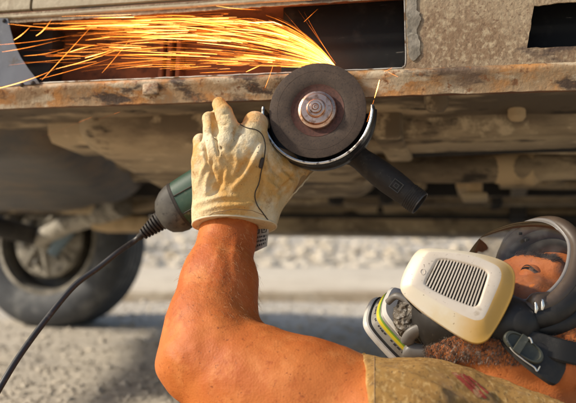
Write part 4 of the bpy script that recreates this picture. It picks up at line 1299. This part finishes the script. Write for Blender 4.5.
glove = link_mesh('work_glove', gme, M['leather'], person, True)
glove['label'] = 'creased cream leather work glove gripping the grinder'
gbv = bvh_of(gme)
def on_glove(pts, off=.0004, per=8):
    out = []
    line = []
    for i in range(len(pts) - 1):
        for k in range(per): line.append(Vector(pts[i]).lerp(Vector(pts[i + 1]), k / per))
    line.append(Vector(pts[-1]))
    for q in line:
        h, n = cast(gbv, q.x, q.y)
        if h is not None: out.append(h + n * off)
    return out
seam = on_glove([(q.x, q.y) for q in spline([Vector((a_, b_, 0)) for a_, b_ in ((240, 124.5), (247, 128), (256, 130), (262, 135), (265, 145), (264, 160), (261, 172), (258.5, 184), (255, 193), (256, 203), (262, 212), (268, 220))], 5)], .0004, 2)
tube('piped_seam', seam, .0006, M['thread'], glove, n=6, world_space=True)
tube('stitch_line', on_glove([(199, 220.5), (214, 212.5), (235, 209), (252, 210.5), (266, 216)], .0001, 10), .0004, M['suede'], glove, n=5, world_space=True)
hq = on_glove([(262, 158), (260.8, 163), (259.8, 168)], .0012, 4)
tube('seam_tab', hq, [.0012] + [.0022] * (len(hq) - 2) + [.0012], M['thread'], glove, n=8, world_space=True)
# thick cut edge of the cuff
rim_pts = []
for k in range(64):
    a = 2 * math.pi * k / 64
    best = None
    c = P(235, 226.5, .938)
    d = Vector((math.cos(a), math.sin(a), -.36 * math.sin(a)))
    h = gbv.ray_cast(c + d * .10 + Vector((0, 0, .0022)), -d)
    if h[0] is not None: rim_pts.append(h[0] + Vector((0, 0, -.0016)) - d * .0008)
if len(rim_pts) > 20:
    rim_pts.append(rim_pts[0])
    tube('cuff_edge', rim_pts, .0014, M['hem'], glove, n=8, world_space=True)
# suede side flap with a pale ragged hem, from cuff to thumb tip
fl_a = [(272, 222, .948), (278, 210, .946), (288, 199, .948), (300, 187, .955), (310, 175, .966), (318, 166, .980)]
fl_b = [(264, 212, .930), (269, 200, .926), (277, 187, .926), (288, 177, .934), (298, 169, .948), (308, 163, .965)]
A = spline([P(*q) for q in fl_a], 6); B = spline([P(*q) for q in fl_b], 6)
vs, fs = [], []
for i in range(len(A)):
    for t in (0, .33, .66, 1):
        q = A[i].lerp(B[i], t); q = q + Vector((0, -.003 * math.sin(t * 3.14), .0015 * math.sin(i * 1.1)))
        vs.append(q)
        vs.append(q + Vector((.0005, .0022, 0)))
n4 = 8
for i in range(len(A) - 1):
    for t in range(3):
        a = i * n4 + t * 2
        fs.append((a, a + 2, a + n4 + 2, a + n4)); fs.append((a + 1, a + n4 + 1, a + n4 + 3, a + 3))
    fs.append((i * n4, (i + 1) * n4, (i + 1) * n4 + 1, i * n4 + 1))
from_py('gauntlet_flap', vs, fs, M['suede'], glove, True, True)
tube('flap_hem', [q + Vector((0, -.0004, .0006 * math.sin(i * 1.9))) for i, q in enumerate(A)], .0011, M['hem'], glove, n=6, world_space=True)
# printed care tag hanging inside the cuff
T0 = P(250, 221, .958); T1 = P(270, 221, .946); T2 = P(267, 246, .950); T3 = P(252, 253, .958)
def tagp(s, t, off=0.0):
    q = (T0.lerp(T1, s)).lerp(T3.lerp(T2, s), t)
    return q + Vector((0, -.005 * math.sin(s * 3.14) - off, 0))
vs, fs = [], []
NS, NT = 12, 14
for i in range(NS + 1):
    for j in range(NT + 1):
        vs.append(tagp(i / NS, j / NT)); 
nn = len(vs)
for i in range(NS + 1):
    for j in range(NT + 1): vs.append(tagp(i / NS, j / NT) + Vector((0, .0008, 0)))
for i in range(NS):
    for j in range(NT):
        k = i * (NT + 1) + j
        fs.append((k, k + 1, k + NT + 2, k + NT + 1)); fs.append((nn + k, nn + k + NT + 1, nn + k + NT + 2, nn + k + 1))
ctag = from_py('care_tag', vs, fs, M['tagw'], glove, True, True)
def ink(s0, t0, s1, t1):
    vs, fs = [], []
    for i in range(5):
        for j in range(2): vs.append(tagp(s0 + (s1 - s0) * i / 4, t0 + (t1 - t0) * j, .0003))
    for i in range(4): fs.append((i * 2, i * 2 + 1, i * 2 + 3, i * 2 + 2))
    return vs, fs
IV, IF = [], []
def addink(*a):
    v, f = ink(*a); n0 = len(IV); IV.extend(v); IF.extend([[n0 + q for q in ff] for ff in f])
for s0 in (.22, .60):      # two boxed pictograms
    addink(s0, .16, s0 + .28, .19); addink(s0, .40, s0 + .28, .43); addink(s0, .16, s0 + .05, .43); addink(s0 + .23, .16, s0 + .28, .43); addink(s0 + .10, .24, s0 + .18, .35)
rng = random.Random(2)
for t0 in (.52, .66, .80):  # illegible printed lines
    s = .14
    while s < .86:
        wd = rng.uniform(.05, .10); addink(s, t0, min(.88, s + wd), t0 + rng.uniform(.05, .085)); s += wd + rng.uniform(.025, .05)
from_py('printed_marks', IV, IF, M['ink'], ctag, False, True)

# ================================================================== RESPIRATOR
CLC = P(457, 297, .800)
resp = empty('respirator', Matrix.Translation(H(0, .1, -.05)))
tag(resp, 'full-face respirator with clear visor and two off-white filter cartridges on the man\'s face', 'respirator')
nL = Vector((-.13, -.93, .34)).normalized()
def on_plane(px, py, off=0.0):
    """photo position on the plane of the near cartridge's face, 'off' metres towards its front"""
    o = Vector((0, 0, CAM_Z)); d = P(px, py, 1.0) - o
    p0 = CLC + nL * off
    return o + d * ((p0 - o).dot(nL) / d.dot(nL))
def cpx(x, y): return (396 + x / 3.66, 240 + y / 3.66)
OUT = [(16, 160), (26, 120), (48, 75), (76, 36), (108, 24), (200, 28), (300, 42), (375, 62), (420, 86), (438, 118), (438, 160), (428, 205), (395, 275), (352, 345), (328, 368), (298, 376), (262, 366), (200, 330), (120, 276), (58, 226), (24, 190)]
INN = [(58, 160), (76, 120), (94, 80), (112, 52), (132, 44), (205, 48), (275, 58), (338, 80), (372, 98), (384, 118), (384, 140), (376, 165), (355, 215), (330, 270), (318, 288), (300, 294), (276, 290), (215, 262), (140, 220), (90, 188), (66, 172)]
ex_ = Vector((1, 0, 0)); ex_ = (ex_ - nL * ex_.dot(nL)).normalized(); ey_ = nL.cross(ex_)
def loc2(px, py, off=0.0):
    q = on_plane(px, py, off) - CLC
    return Vector((q.dot(ex_), q.dot(ey_)))
out2 = [loc2(*cpx(*q)) for q in OUT]; inn2 = [loc2(*cpx(*q)) for q in INN]
def densify(loop, m=4):
    n = len(loop); o = []
    for i in range(n):
        p0, p1, p2, p3 = loop[i - 1], loop[i], loop[(i + 1) % n], loop[(i + 2) % n]
        for k in range(m):
            t = k / m
            o.append(.5 * ((2 * p1) + (p2 - p0) * t + (2 * p0 - 5 * p1 + 4 * p2 - p3) * t * t + (3 * p1 - p0 - 3 * p2 + p3) * t ** 3))
    return o
out2, inn2 = densify(out2), densify(inn2)
cen = sum(inn2, Vector((0, 0))) / len(inn2)
co_ = sum(out2, Vector((0, 0))) / len(out2)
def sc(loop, c, k): return [c + (p - c) * k for p in loop]
def mix(a, b, t): return [p.lerp(q, t) for p, q in zip(a, b)]
def rings_mesh(name, rings, m, parent, xf, cap0=False, cap1=False, ang=32):
    vs, fs = [], []
    n = len(rings[0][0])
    for loop, z in rings:
        for p in loop: vs.append(xf(p.x, p.y, z))
    for i in range(len(rings) - 1):
        for k in range(n):
            k2 = (k + 1) % n
            fs.append((i * n + k, i * n + k2, (i + 1) * n + k2, (i + 1) * n + k))
    if cap0: fs.append(tuple(range(n))[::-1])
    if cap1: fs.append(tuple(range((len(rings) - 1) * n, len(rings) * n)))
    o = from_py(name, vs, fs, m, parent, True, True)
    bm = bmesh.new(); bm.from_mesh(o.data); bmesh.ops.recalc_face_normals(bm, faces=bm.faces[:]); bm.to_mesh(o.data); bm.free()
    return auto_smooth(o, ang)
MID = H(0, 0, 0)
def xfL(x, y, z): return CLC + ex_ * x + ey_ * y + nL * z
CRC = P(404, 352, .925)
md = (CRC - CLC); pln = md.normalized()
mid_pt = (CLC + CRC) / 2
def mirror(p): return p - pln * (2 * (p - mid_pt).dot(pln))
def xfR(x, y, z): return mirror(xfL(x * 1.12, y * 1.12, z * 1.12))
GRL = [loc2(*cpx(*q)) for q in ((146, 84), (160, 73), (190, 73), (250, 86), (310, 104), (330, 118), (334, 134), (320, 180), (302, 232), (288, 243), (268, 240), (200, 214), (140, 186), (112, 166), (110, 150))]
GRLd = densify(GRL, 3)
def amber(m, col, lo, hi):
    """rim colour blends to amber towards the lower right of the near cartridge"""
    N, L = m.node_tree.nodes, m.node_tree.links
    b = N['Principled BSDF']; src = b.inputs['Base Color'].links[0].from_socket
    tc = N.new('ShaderNodeTexCoord'); dt = N.new('ShaderNodeVectorMath'); dt.operation = 'DOT_PRODUCT'
    nv = ex_ * .9 - ey_ * .55; dt.inputs[1].default_value = nv
    nz = N.new('ShaderNodeTexNoise'); nz.inputs['Scale'].default_value = 30; nz.inputs['Detail'].default_value = 5
    ma = N.new('ShaderNodeMath'); ma.operation = 'MULTIPLY_ADD'; ma.inputs[1].default_value = .03; ma.inputs[2].default_value = 0
    mr = N.new('ShaderNodeMapRange'); mr.interpolation_type = 'SMOOTHSTEP'
    o = nv.dot(CLC) + .015
    mr.inputs[1].default_value = o + lo; mr.inputs[2].default_value = o + hi
    mx = N.new('ShaderNodeMix'); mx.data_type = 'RGBA'; mx.inputs[7].default_value = (*col, 1)
    L.new(tc.outputs['Object'], dt.inputs[0]); L.new(tc.outputs['Object'], nz.inputs['Vector'])
    L.new(nz.outputs['Fac'], ma.inputs[0]); L.new(dt.outputs['Value'], ma.inputs[2]); L.new(ma.outputs[0], mr.inputs[0])
    L.new(mr.outputs[0], mx.inputs[0]); L.new(src, mx.inputs[6]); L.new(mx.outputs[2], b.inputs['Base Color'])
amber(M['cartrim'], (.55, .31, .06), -.006, .040)  # gradient from cream to amber across the near rim
def cartridge(xf, side):
    e = empty('cartridge'); e.parent = resp; e.matrix_parent_inverse = resp.matrix_basis.inverted()
    e.location = xf(0, 0, -.02)
    e['label'] = ('cream cartridge facing the camera with a slatted grille' if side == 'L' else 'grey cartridge with yellow and green band behind the near one')
    # shell: rim lip, chamfer, side wall
    rim = rings_mesh('rim', [(sc(out2, co_, .955), -.0115), (sc(out2, co_, .985), -.0105), (out2, -.0080), (out2, -.0065), (sc(out2, co_, .985), -.0048), (mix(out2, inn2, .25), -.0040), (mix(out2, inn2, .36), -.0030), (mix(out2, inn2, .80), .0), (mix(out2, inn2, .96), .0009), (inn2, .0010)], M['cartrim'] if side == 'L' else M['white'], e, xf)
    nI = len(inn2)
    # front face with the grille recess: ring from face edge to grille edge
    g = []
    for p in inn2:      # nearest point of grille outline by angle from its centre
        gc = sum(GRLd, Vector((0, 0))) / len(GRLd)
        best = min(GRLd, key=lambda q: abs(math.atan2((q - gc).y, (q - gc).x) - math.atan2((p - gc).y, (p - gc).x)) % (2 * math.pi) if True else 0)
        an = math.atan2((p - gc).y, (p - gc).x)
        bd, bq = 9, None
        for q in GRLd:
            dd = abs((math.atan2((q - gc).y, (q - gc).x) - an + math.pi) % (2 * math.pi) - math.pi)
            if dd < bd: bd, bq = dd, q
        g.append(bq)
    gs = [sum((g[(i + k) % nI] for k in (-1, 0, 1)), Vector((0, 0))) / 3 for i in range(nI)]
    g0 = sc(gs, gc, 1.06)
    face = rings_mesh('face', [(inn2, .0010), (mix(inn2, g0, .2), .0016), (mix(inn2, g0, .9), .0017), (g0, .0015), (gs, .0004), (sc(gs, gc, .985), -.0020)], M['cart'], e, xf, ang=50)
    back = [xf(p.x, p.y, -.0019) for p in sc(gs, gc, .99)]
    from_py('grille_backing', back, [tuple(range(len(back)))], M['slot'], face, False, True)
    # slats
    n = 17
    a0, a1 = Vector(cpx(150, 72)), Vector(cpx(106, 162)); b0, b1 = Vector(cpx(338, 112)), Vector(cpx(292, 244))
    import bisect
    def inside(q):
        c = False; j = len(gs) - 1
        for i in range(len(gs)):
            if (gs[i].y > q.y) != (gs[j].y > q.y) and q.x < (gs[j].x - gs[i].x) * (q.y - gs[i].y) / (gs[j].y - gs[i].y) + gs[i].x: c = not c
            j = i
        return c
    for i in range(n):
        t = (i + .5) / n
        p = loc2(*a0.lerp(b0, t)); q = loc2(*a1.lerp(b1, t)); d = (q - p)
        ins_ = [k / 60 for k in range(-12, 73) if inside(p + d * (k / 60))]
        if not ins_: continue
        s, f = p + d * (ins_[0] - .01), p + d * (ins_[-1] + .01)
        dn = (f - s).normalized(); sd_ = Vector((-dn.y, dn.x)) * .00085
        vs = []
        for z in (-.0018, .0006):
            k = 1.0 if z < 0 else .8
            for c_ in (s - sd_ * k, s + sd_ * k, f + sd_ * k, f - sd_ * k): vs.append(xf(c_.x, c_.y, z))
        from_py('slat', vs, [(0, 1, 2, 3), (4, 7, 6, 5), (0, 4, 5, 1), (1, 5, 6, 2), (2, 6, 7, 3), (3, 7, 4, 0)], M['cart'], face, False, True)
    if side == 'L':
        mc = loc2(*cpx(98, 118)); tube('embossed_mark', [xf(mc.x + .0024 * math.cos(t * .5236), mc.y + .0030 * math.sin(t * .5236), .0018) for t in range(13)], .00035, M['cart'], face, n=6, world_space=True)
    # body behind the rim
    o1 = sc(out2, co_, .925)
    wallm = M['cartrim'] if side == 'L' else M['cartgrey']
    shell = rings_mesh('shell', [(sc(out2, co_, .93), -.0110), (o1, -.0135), (sc(out2, co_, .91), -.031), (sc(out2, co_, .90), -.0325)], wallm, e, xf)
    rings_mesh('groove', [(sc(out2, co_, .950), -.0112), (sc(out2, co_, .952), -.0138)], M['slot'], shell, xf)
    rings_mesh('back_plate', [(sc(out2, co_, .925), -.0315), (sc(out2, co_, .935), -.0335), (sc(out2, co_, .90), -.0362), (sc(out2, co_, .5), -.039), (sc(out2, co_, .1), -.040)], M['white'] if side == 'R' else M['rubber'], e, xf, cap1=True)
    if side == 'R':
        rings_mesh('yellow_band', [(sc(out2, co_, .924), -.0225), (sc(out2, co_, .922), -.0262)], M['yellow'], shell, xf)
        rings_mesh('green_band', [(sc(out2, co_, .922), -.0262), (sc(out2, co_, .920), -.0282)], M['lgreen'], shell, xf)
        # row of small printed characters next to the band
        vs, fs = [], []
        L_ = sc(out2, co_, .927); rr = random.Random(4); k = 0
        for i in range(len(L_)):
            if rr.random() < .25: continue
            p, q = L_[i], L_[(i + 1) % len(L_)]
            m_ = p.lerp(q, rr.uniform(.45, .75)); z0 = -.0188 - rr.uniform(0, .0006); z1 = -.0212
            n0 = len(vs)
            for (pp, zz) in ((p, z0), (m_, z0), (m_, z1), (p, z1)): vs.append(xf(pp.x, pp.y, zz))
            fs.append((n0, n0 + 1, n0 + 2, n0 + 3))
        from_py('printed_marks', vs, fs, M['ink'], shell, False, True)
    return e
cartridge(xfL, 'L')
cartridge(xfR, 'R')
# inhalation ports joining the cartridges to the facepiece
for xf in (xfL, xfR):
    p0 = xf(co_.x, co_.y, -.036); tgt = H(0, .105, -.055)
    tube('inhalation_port', [p0, p0.lerp(tgt, .25), p0.lerp(tgt, .6), p0.lerp(tgt, .85)], [.027, .026, .024, .026], M['rubber'], resp, n=28, world_space=True)
# facepiece: nose cup and chin, one soft moulded body
S = Sdf((.06, .76, .20), (.36, 1.0, .44), .0026)
S.ell(H(0, .088, -.050), (.048, .046, .050), HAX, .01)
S.ell(H(0, .112, -.062), (.032, .032, .034), HAX, .02)
S.cone(H(-.05, .06, -.05), H(0, .10, -.08), .026, .03, .02); S.cone(H(.05, .06, -.05), H(0, .10, -.08), .026, .03, .02)
S.ell(H(0, .030, -.045), (.060, .060, .075), HAX, .006, sub=True)
link_mesh('facepiece', S.mesh('facepiece', 2), M['rubber'], resp, True)
# crumpled valve cover and grey yoke between the cartridges
vc = P(417, 318, .872)
S = Sdf(vc - Vector((.06, .05, .06)), vc + Vector((.06, .06, .06)), .0018)
S.ell(vc, (.026, .020, .026), None, .004)
S.ell(vc + Vector((.016, .010, -.012)), (.026, .022, .022), None, .01)
vme = S.mesh('valve_cover', 1)
co = get_co(vme); no = get_no(vme)
set_co(vme, co + no * (.0024 * fbm(co, 170, 3, 1.0))[:, None])
link_mesh('valve_cover', vme, M['foil'], resp, True)
yk = spline([P(407, 345, .850), P(409, 337, .846), P(416, 331, .842), P(432, 327, .838), P(450, 323, .840), P(466, 322, .850)], 6)
tube('grey_yoke', yk, [.0075 * min(1, .25 + .3 * i, .25 + .3 * (len(yk) - 1 - i)) for i in range(len(yk))], M['grey'], resp, n=12, world_space=True, squash=.6)
yk = spline([P(405, 346, .855), P(414, 352, .852), P(430, 352, .850), P(452, 346, .850), P(474, 338, .856)], 6)
tube('grey_yoke', yk, [.010 * min(1, .25 + .3 * i, .25 + .3 * (len(yk) - 1 - i)) for i in range(len(yk))], M['grey'], resp, n=12, world_space=True, squash=.7)
yk = spline([P(388, 302, .88), P(396, 296, .872), P(406, 300, .866), P(412, 308, .862)], 6)
tube('valve_bracket', yk, .004, M['grey'], resp, n=8, world_space=True)
# visor ---------------------------------------------------------------
ring_half = [(0, .114, .080), (.030, .110, .079), (.053, .099, .073), (.069, .080, .058), (.075, .066, .032), (.075, .060, .006), (.068, .062, -.018), (.052, .078, -.040), (.026, .105, -.042), (0, .112, -.040)]
lp = [(-r, f, u) for (r, f, u) in ring_half] + [(r, f, u) for (r, f, u) in ring_half[-2:0:-1]]
lpv = [Vector(q) for q in lp]
lpv = densify(lpv, 5)
cenv = Vector((0, .122, .022))
def Hv(v): return H(v.x, v.y, v.z)
NR = len(lpv)
vs, fs = [], []
K = 10
for j in range(K + 1):
    t = j / K
    for p in lpv:
        q = p.lerp(cenv, t)
        bulge = .020 * (1 - (1 - t) ** 2)
        rad_dir = Vector((q.x * .9, q.y, (q.z - .03) * .5)).normalized()
        vs.append(Hv(q + rad_dir * bulge * (1 - .2 * t)))
for j in range(K):
    for k in range(NR):
        k2 = (k + 1) % NR
        fs.append((j * NR + k, j * NR + k2, (j + 1) * NR + k2, (j + 1) * NR + k))
from_py('visor_lens', vs, fs, M['lens'], resp, True, True)
loopw = [Hv(p) for p in lpv]
def closed_tube(name, loop, r, m, parent, n=10, sq=1.0, out=None):
    vs, fs = [], []
    L = len(loop); c = sum(loop, Vector()) / L
    for i in range(L):
        t = (loop[(i + 1) % L] - loop[i - 1]).normalized()
        o = (loop[i] - c); o = (o - t * o.dot(t)).normalized(); b = t.cross(o)
        for k in range(n):
            a = 2 * math.pi * k / n
            vs.append(loop[i] + o * math.cos(a) * r + b * math.sin(a) * r * sq)
    for i in range(L):
        i2 = (i + 1) % L
        for k in range(n):
            k2 = (k + 1) % n
            fs.append((i * n + k, i * n + k2, i2 * n + k2, i2 * n + k))
    return from_py(name, vs, fs, m, parent, True, True)
def grow(loop, dr, df, du=0): return [Hv(Vector((p.x * (1 + dr), p.y + df, .03 + (p.z - .03) * (1 + dr) + du))) for p in lpv]
closed_tube('lens_bead', grow(lpv, .0, .0015), .0024, M['frameline'], resp)
closed_tube('visor_frame', grow(lpv, .075, -.007), .0082, M['frame'], resp, n=14, sq=1.15)
closed_tube('face_seal', grow(lpv, .085, -.018), .0095, M['rubber'], resp, n=14, sq=1.25)
closed_tube('face_seal', grow(lpv, .02, -.034), .0098, M['rubber'], resp, n=14, sq=1.25)
# clamp with two pins on the near side of the frame
cb = Hv(Vector((-.080, .044, .002)))
fa_, fb_ = (HF * .8 - HR * .6).normalized(), HU
for i, (px, py) in enumerate(((534.5, 308), (541, 305))):
    a = P(px, py, .808); tube('clamp_pin', [a + Vector((0, -.004, .006)), a + Vector((0, -.006, 0)), a + Vector((-.001, -.006, -.004))], [.0014, .0022, .0014], M['wire'], resp, n=8, world_space=True)
S = Sdf(P(538, 302, .815) - Vector((.04, .04, .04)), P(538, 302, .815) + Vector((.04, .04, .04)), .0016)
S.chain([P(526, 308, .816), P(537, 302, .812), P(548, 296, .814)], [.006, .0085, .005], .003, .006)
S.cone(P(537, 302, .811), P(538, 308, .809), .0075, .006, .004)
link_mesh('frame_clamp', S.mesh('frame_clamp', 2), M['frame'], resp, True)
for (px, py) in ((520, 233.5), (527, 240)):
    q = P(px, py, .868); box('lens_stud', q - Vector((.002, .002, .0015)), q + Vector((.002, .002, .0015)), M['slot'], resp, bev=.0005, world_space=True)
# strap, buckle and tab -------------------------------------------------
def ribbon(name, ctr, wid, nrm, m, parent, thick=.002):
    """flat strap along ctr; wid: list of half widths; nrm: facing direction"""
    vs, fs = [], []
    L = len(ctr)
    for i, p in enumerate(ctr):
        t = (ctr[min(i + 1, L - 1)] - ctr[max(i - 1, 0)]).normalized()
        n = (nrm - t * nrm.dot(t)).normalized(); b = t.cross(n)
        w_ = wid[i] if hasattr(wid, '__len__') else wid
        for (x, z) in ((-1, 0), (-.85, thick), (.85, thick), (1, 0), (.85, -thick * .6), (-.85, -thick * .6)):
            vs.append(p + b * x * w_ + n * z)
    for i in range(L - 1):
        for k in range(6):
            k2 = (k + 1) % 6
            fs.append((i * 6 + k, i * 6 + k2, (i + 1) * 6 + k2, (i + 1) * 6 + k))
    fs.append(tuple(range(6))[::-1]); fs.append(tuple(range((L - 1) * 6, L * 6)))
    o = from_py(name, vs, fs, m, parent, True, True)
    bm = bmesh.new(); bm.from_mesh(o.data); bmesh.ops.recalc_face_normals(bm, faces=bm.faces[:]); bm.to_mesh(o.data); bm.free()
    return auto_smooth(o, 30)
cam_n = Vector((.1, -.93, .3))
bbv = bvh_of(bme)
def on_body(px, py, off):
    h, n = cast(bbv, px, py)
    return h + n * off
sp = spline([P(497, 322, .830), P(508, 331, .812)] + [on_body(*q, .006) for q in ((524, 342), (545, 349), (562, 353), (580, 356), (600, 358))] + [H(-.05, -.085, -.045), H(0, -.105, -.035), H(.05, -.085, -.045)], 8)
ribbon('head_strap', sp, .0115, cam_n, M['strap'], resp)
tb = spline([P(500, 328, .816), P(515, 341, .800), P(530, 352, .790), P(546, 363, .785), P(558, 371, .785), P(562, 374, .786)], 8)
wd = [.011 + .006 * math.sin(min(1, i / (len(tb) - 1) * 1.12) * math.pi * .62) for i in range(len(tb))]
for i_ in range(10):
    k_ = 1 - i_ / 10
    wd[-1 - i_] = max(.002, .0165 * math.sqrt(max(0, 1 - k_ ** 2)))
ribbon('strap_tab', tb, wd, cam_n, M['rubber'], resp, thick=.0022)
# oval buckle
bc = P(523, 347.5, .786); bd = (P(541, 360, .782) - P(505, 334, .790)).normalized(); bn_ = (cam_n - bd * cam_n.dot(bd)).normalized(); bs = bd.cross(bn_)
def oval(k, L_, W_):
    a = 2 * math.pi * k / 48
    c, s = math.cos(a), math.sin(a)
    return (L_ * math.copysign(abs(c) ** .75, c), W_ * math.copysign(abs(s) ** .85, s))
vs, fs = [], []
prof = [(1.0, -.001), (1.0, .003), (.95, .0045), (.84, .0045), (.80, .0025), (.55, .0018), (.2, .0018)]
for (k_, z) in prof:
    for k in range(48):
        x, y = oval(k, .0215 * k_, .0095 * k_); vs.append(bc + bd * x + bs * y + bn_ * z)
for i in range(len(prof) - 1):
    for k in range(48):
        k2 = (k + 1) % 48; fs.append((i * 48 + k, i * 48 + k2, (i + 1) * 48 + k2, (i + 1) * 48 + k))
fs.append(tuple(range((len(prof) - 1) * 48, len(prof) * 48)))
bk = auto_smooth(from_py('buckle', vs, fs, M['buckle'], resp, True, True), 30)
ribbon('buckle_bar', [bc + bs * t + bn_ * .0046 + bd * -.004 for t in (-.0095, -.005, 0, .005, .0095)], .0042, bn_, M['buckle'], bk, thick=.0018)
def wire_loop(pts): return spline(pts, 6)
tube('buckle_wire', wire_loop([P(510, 347, .783), P(514, 352, .781), P(524, 360, .779), P(534, 367, .779), P(537, 371, .779), P(540, 366, .779)]), .0008, M['wire'], bk, n=6, world_space=True)
tube('buckle_wire', wire_loop([P(526, 338, .785), P(530, 338, .783), P(532, 343, .782)]), .0009, M['wire'], bk, n=6, world_space=True)
# upper straps over the head
for (r0, f0, u0) in ((-.080, .052, .055), (.080, .052, .055)):
    s = -1 if r0 < 0 else 1
    sp = spline([H(r0, f0, u0), H(s * .082, .01, .075), H(s * .07, -.05, .10), H(s * .03, -.10, .085), H(0, -.115, .07)], 6)
    ribbon('head_strap', sp, .009, HR * s + HU * .6, M['strap'], resp)
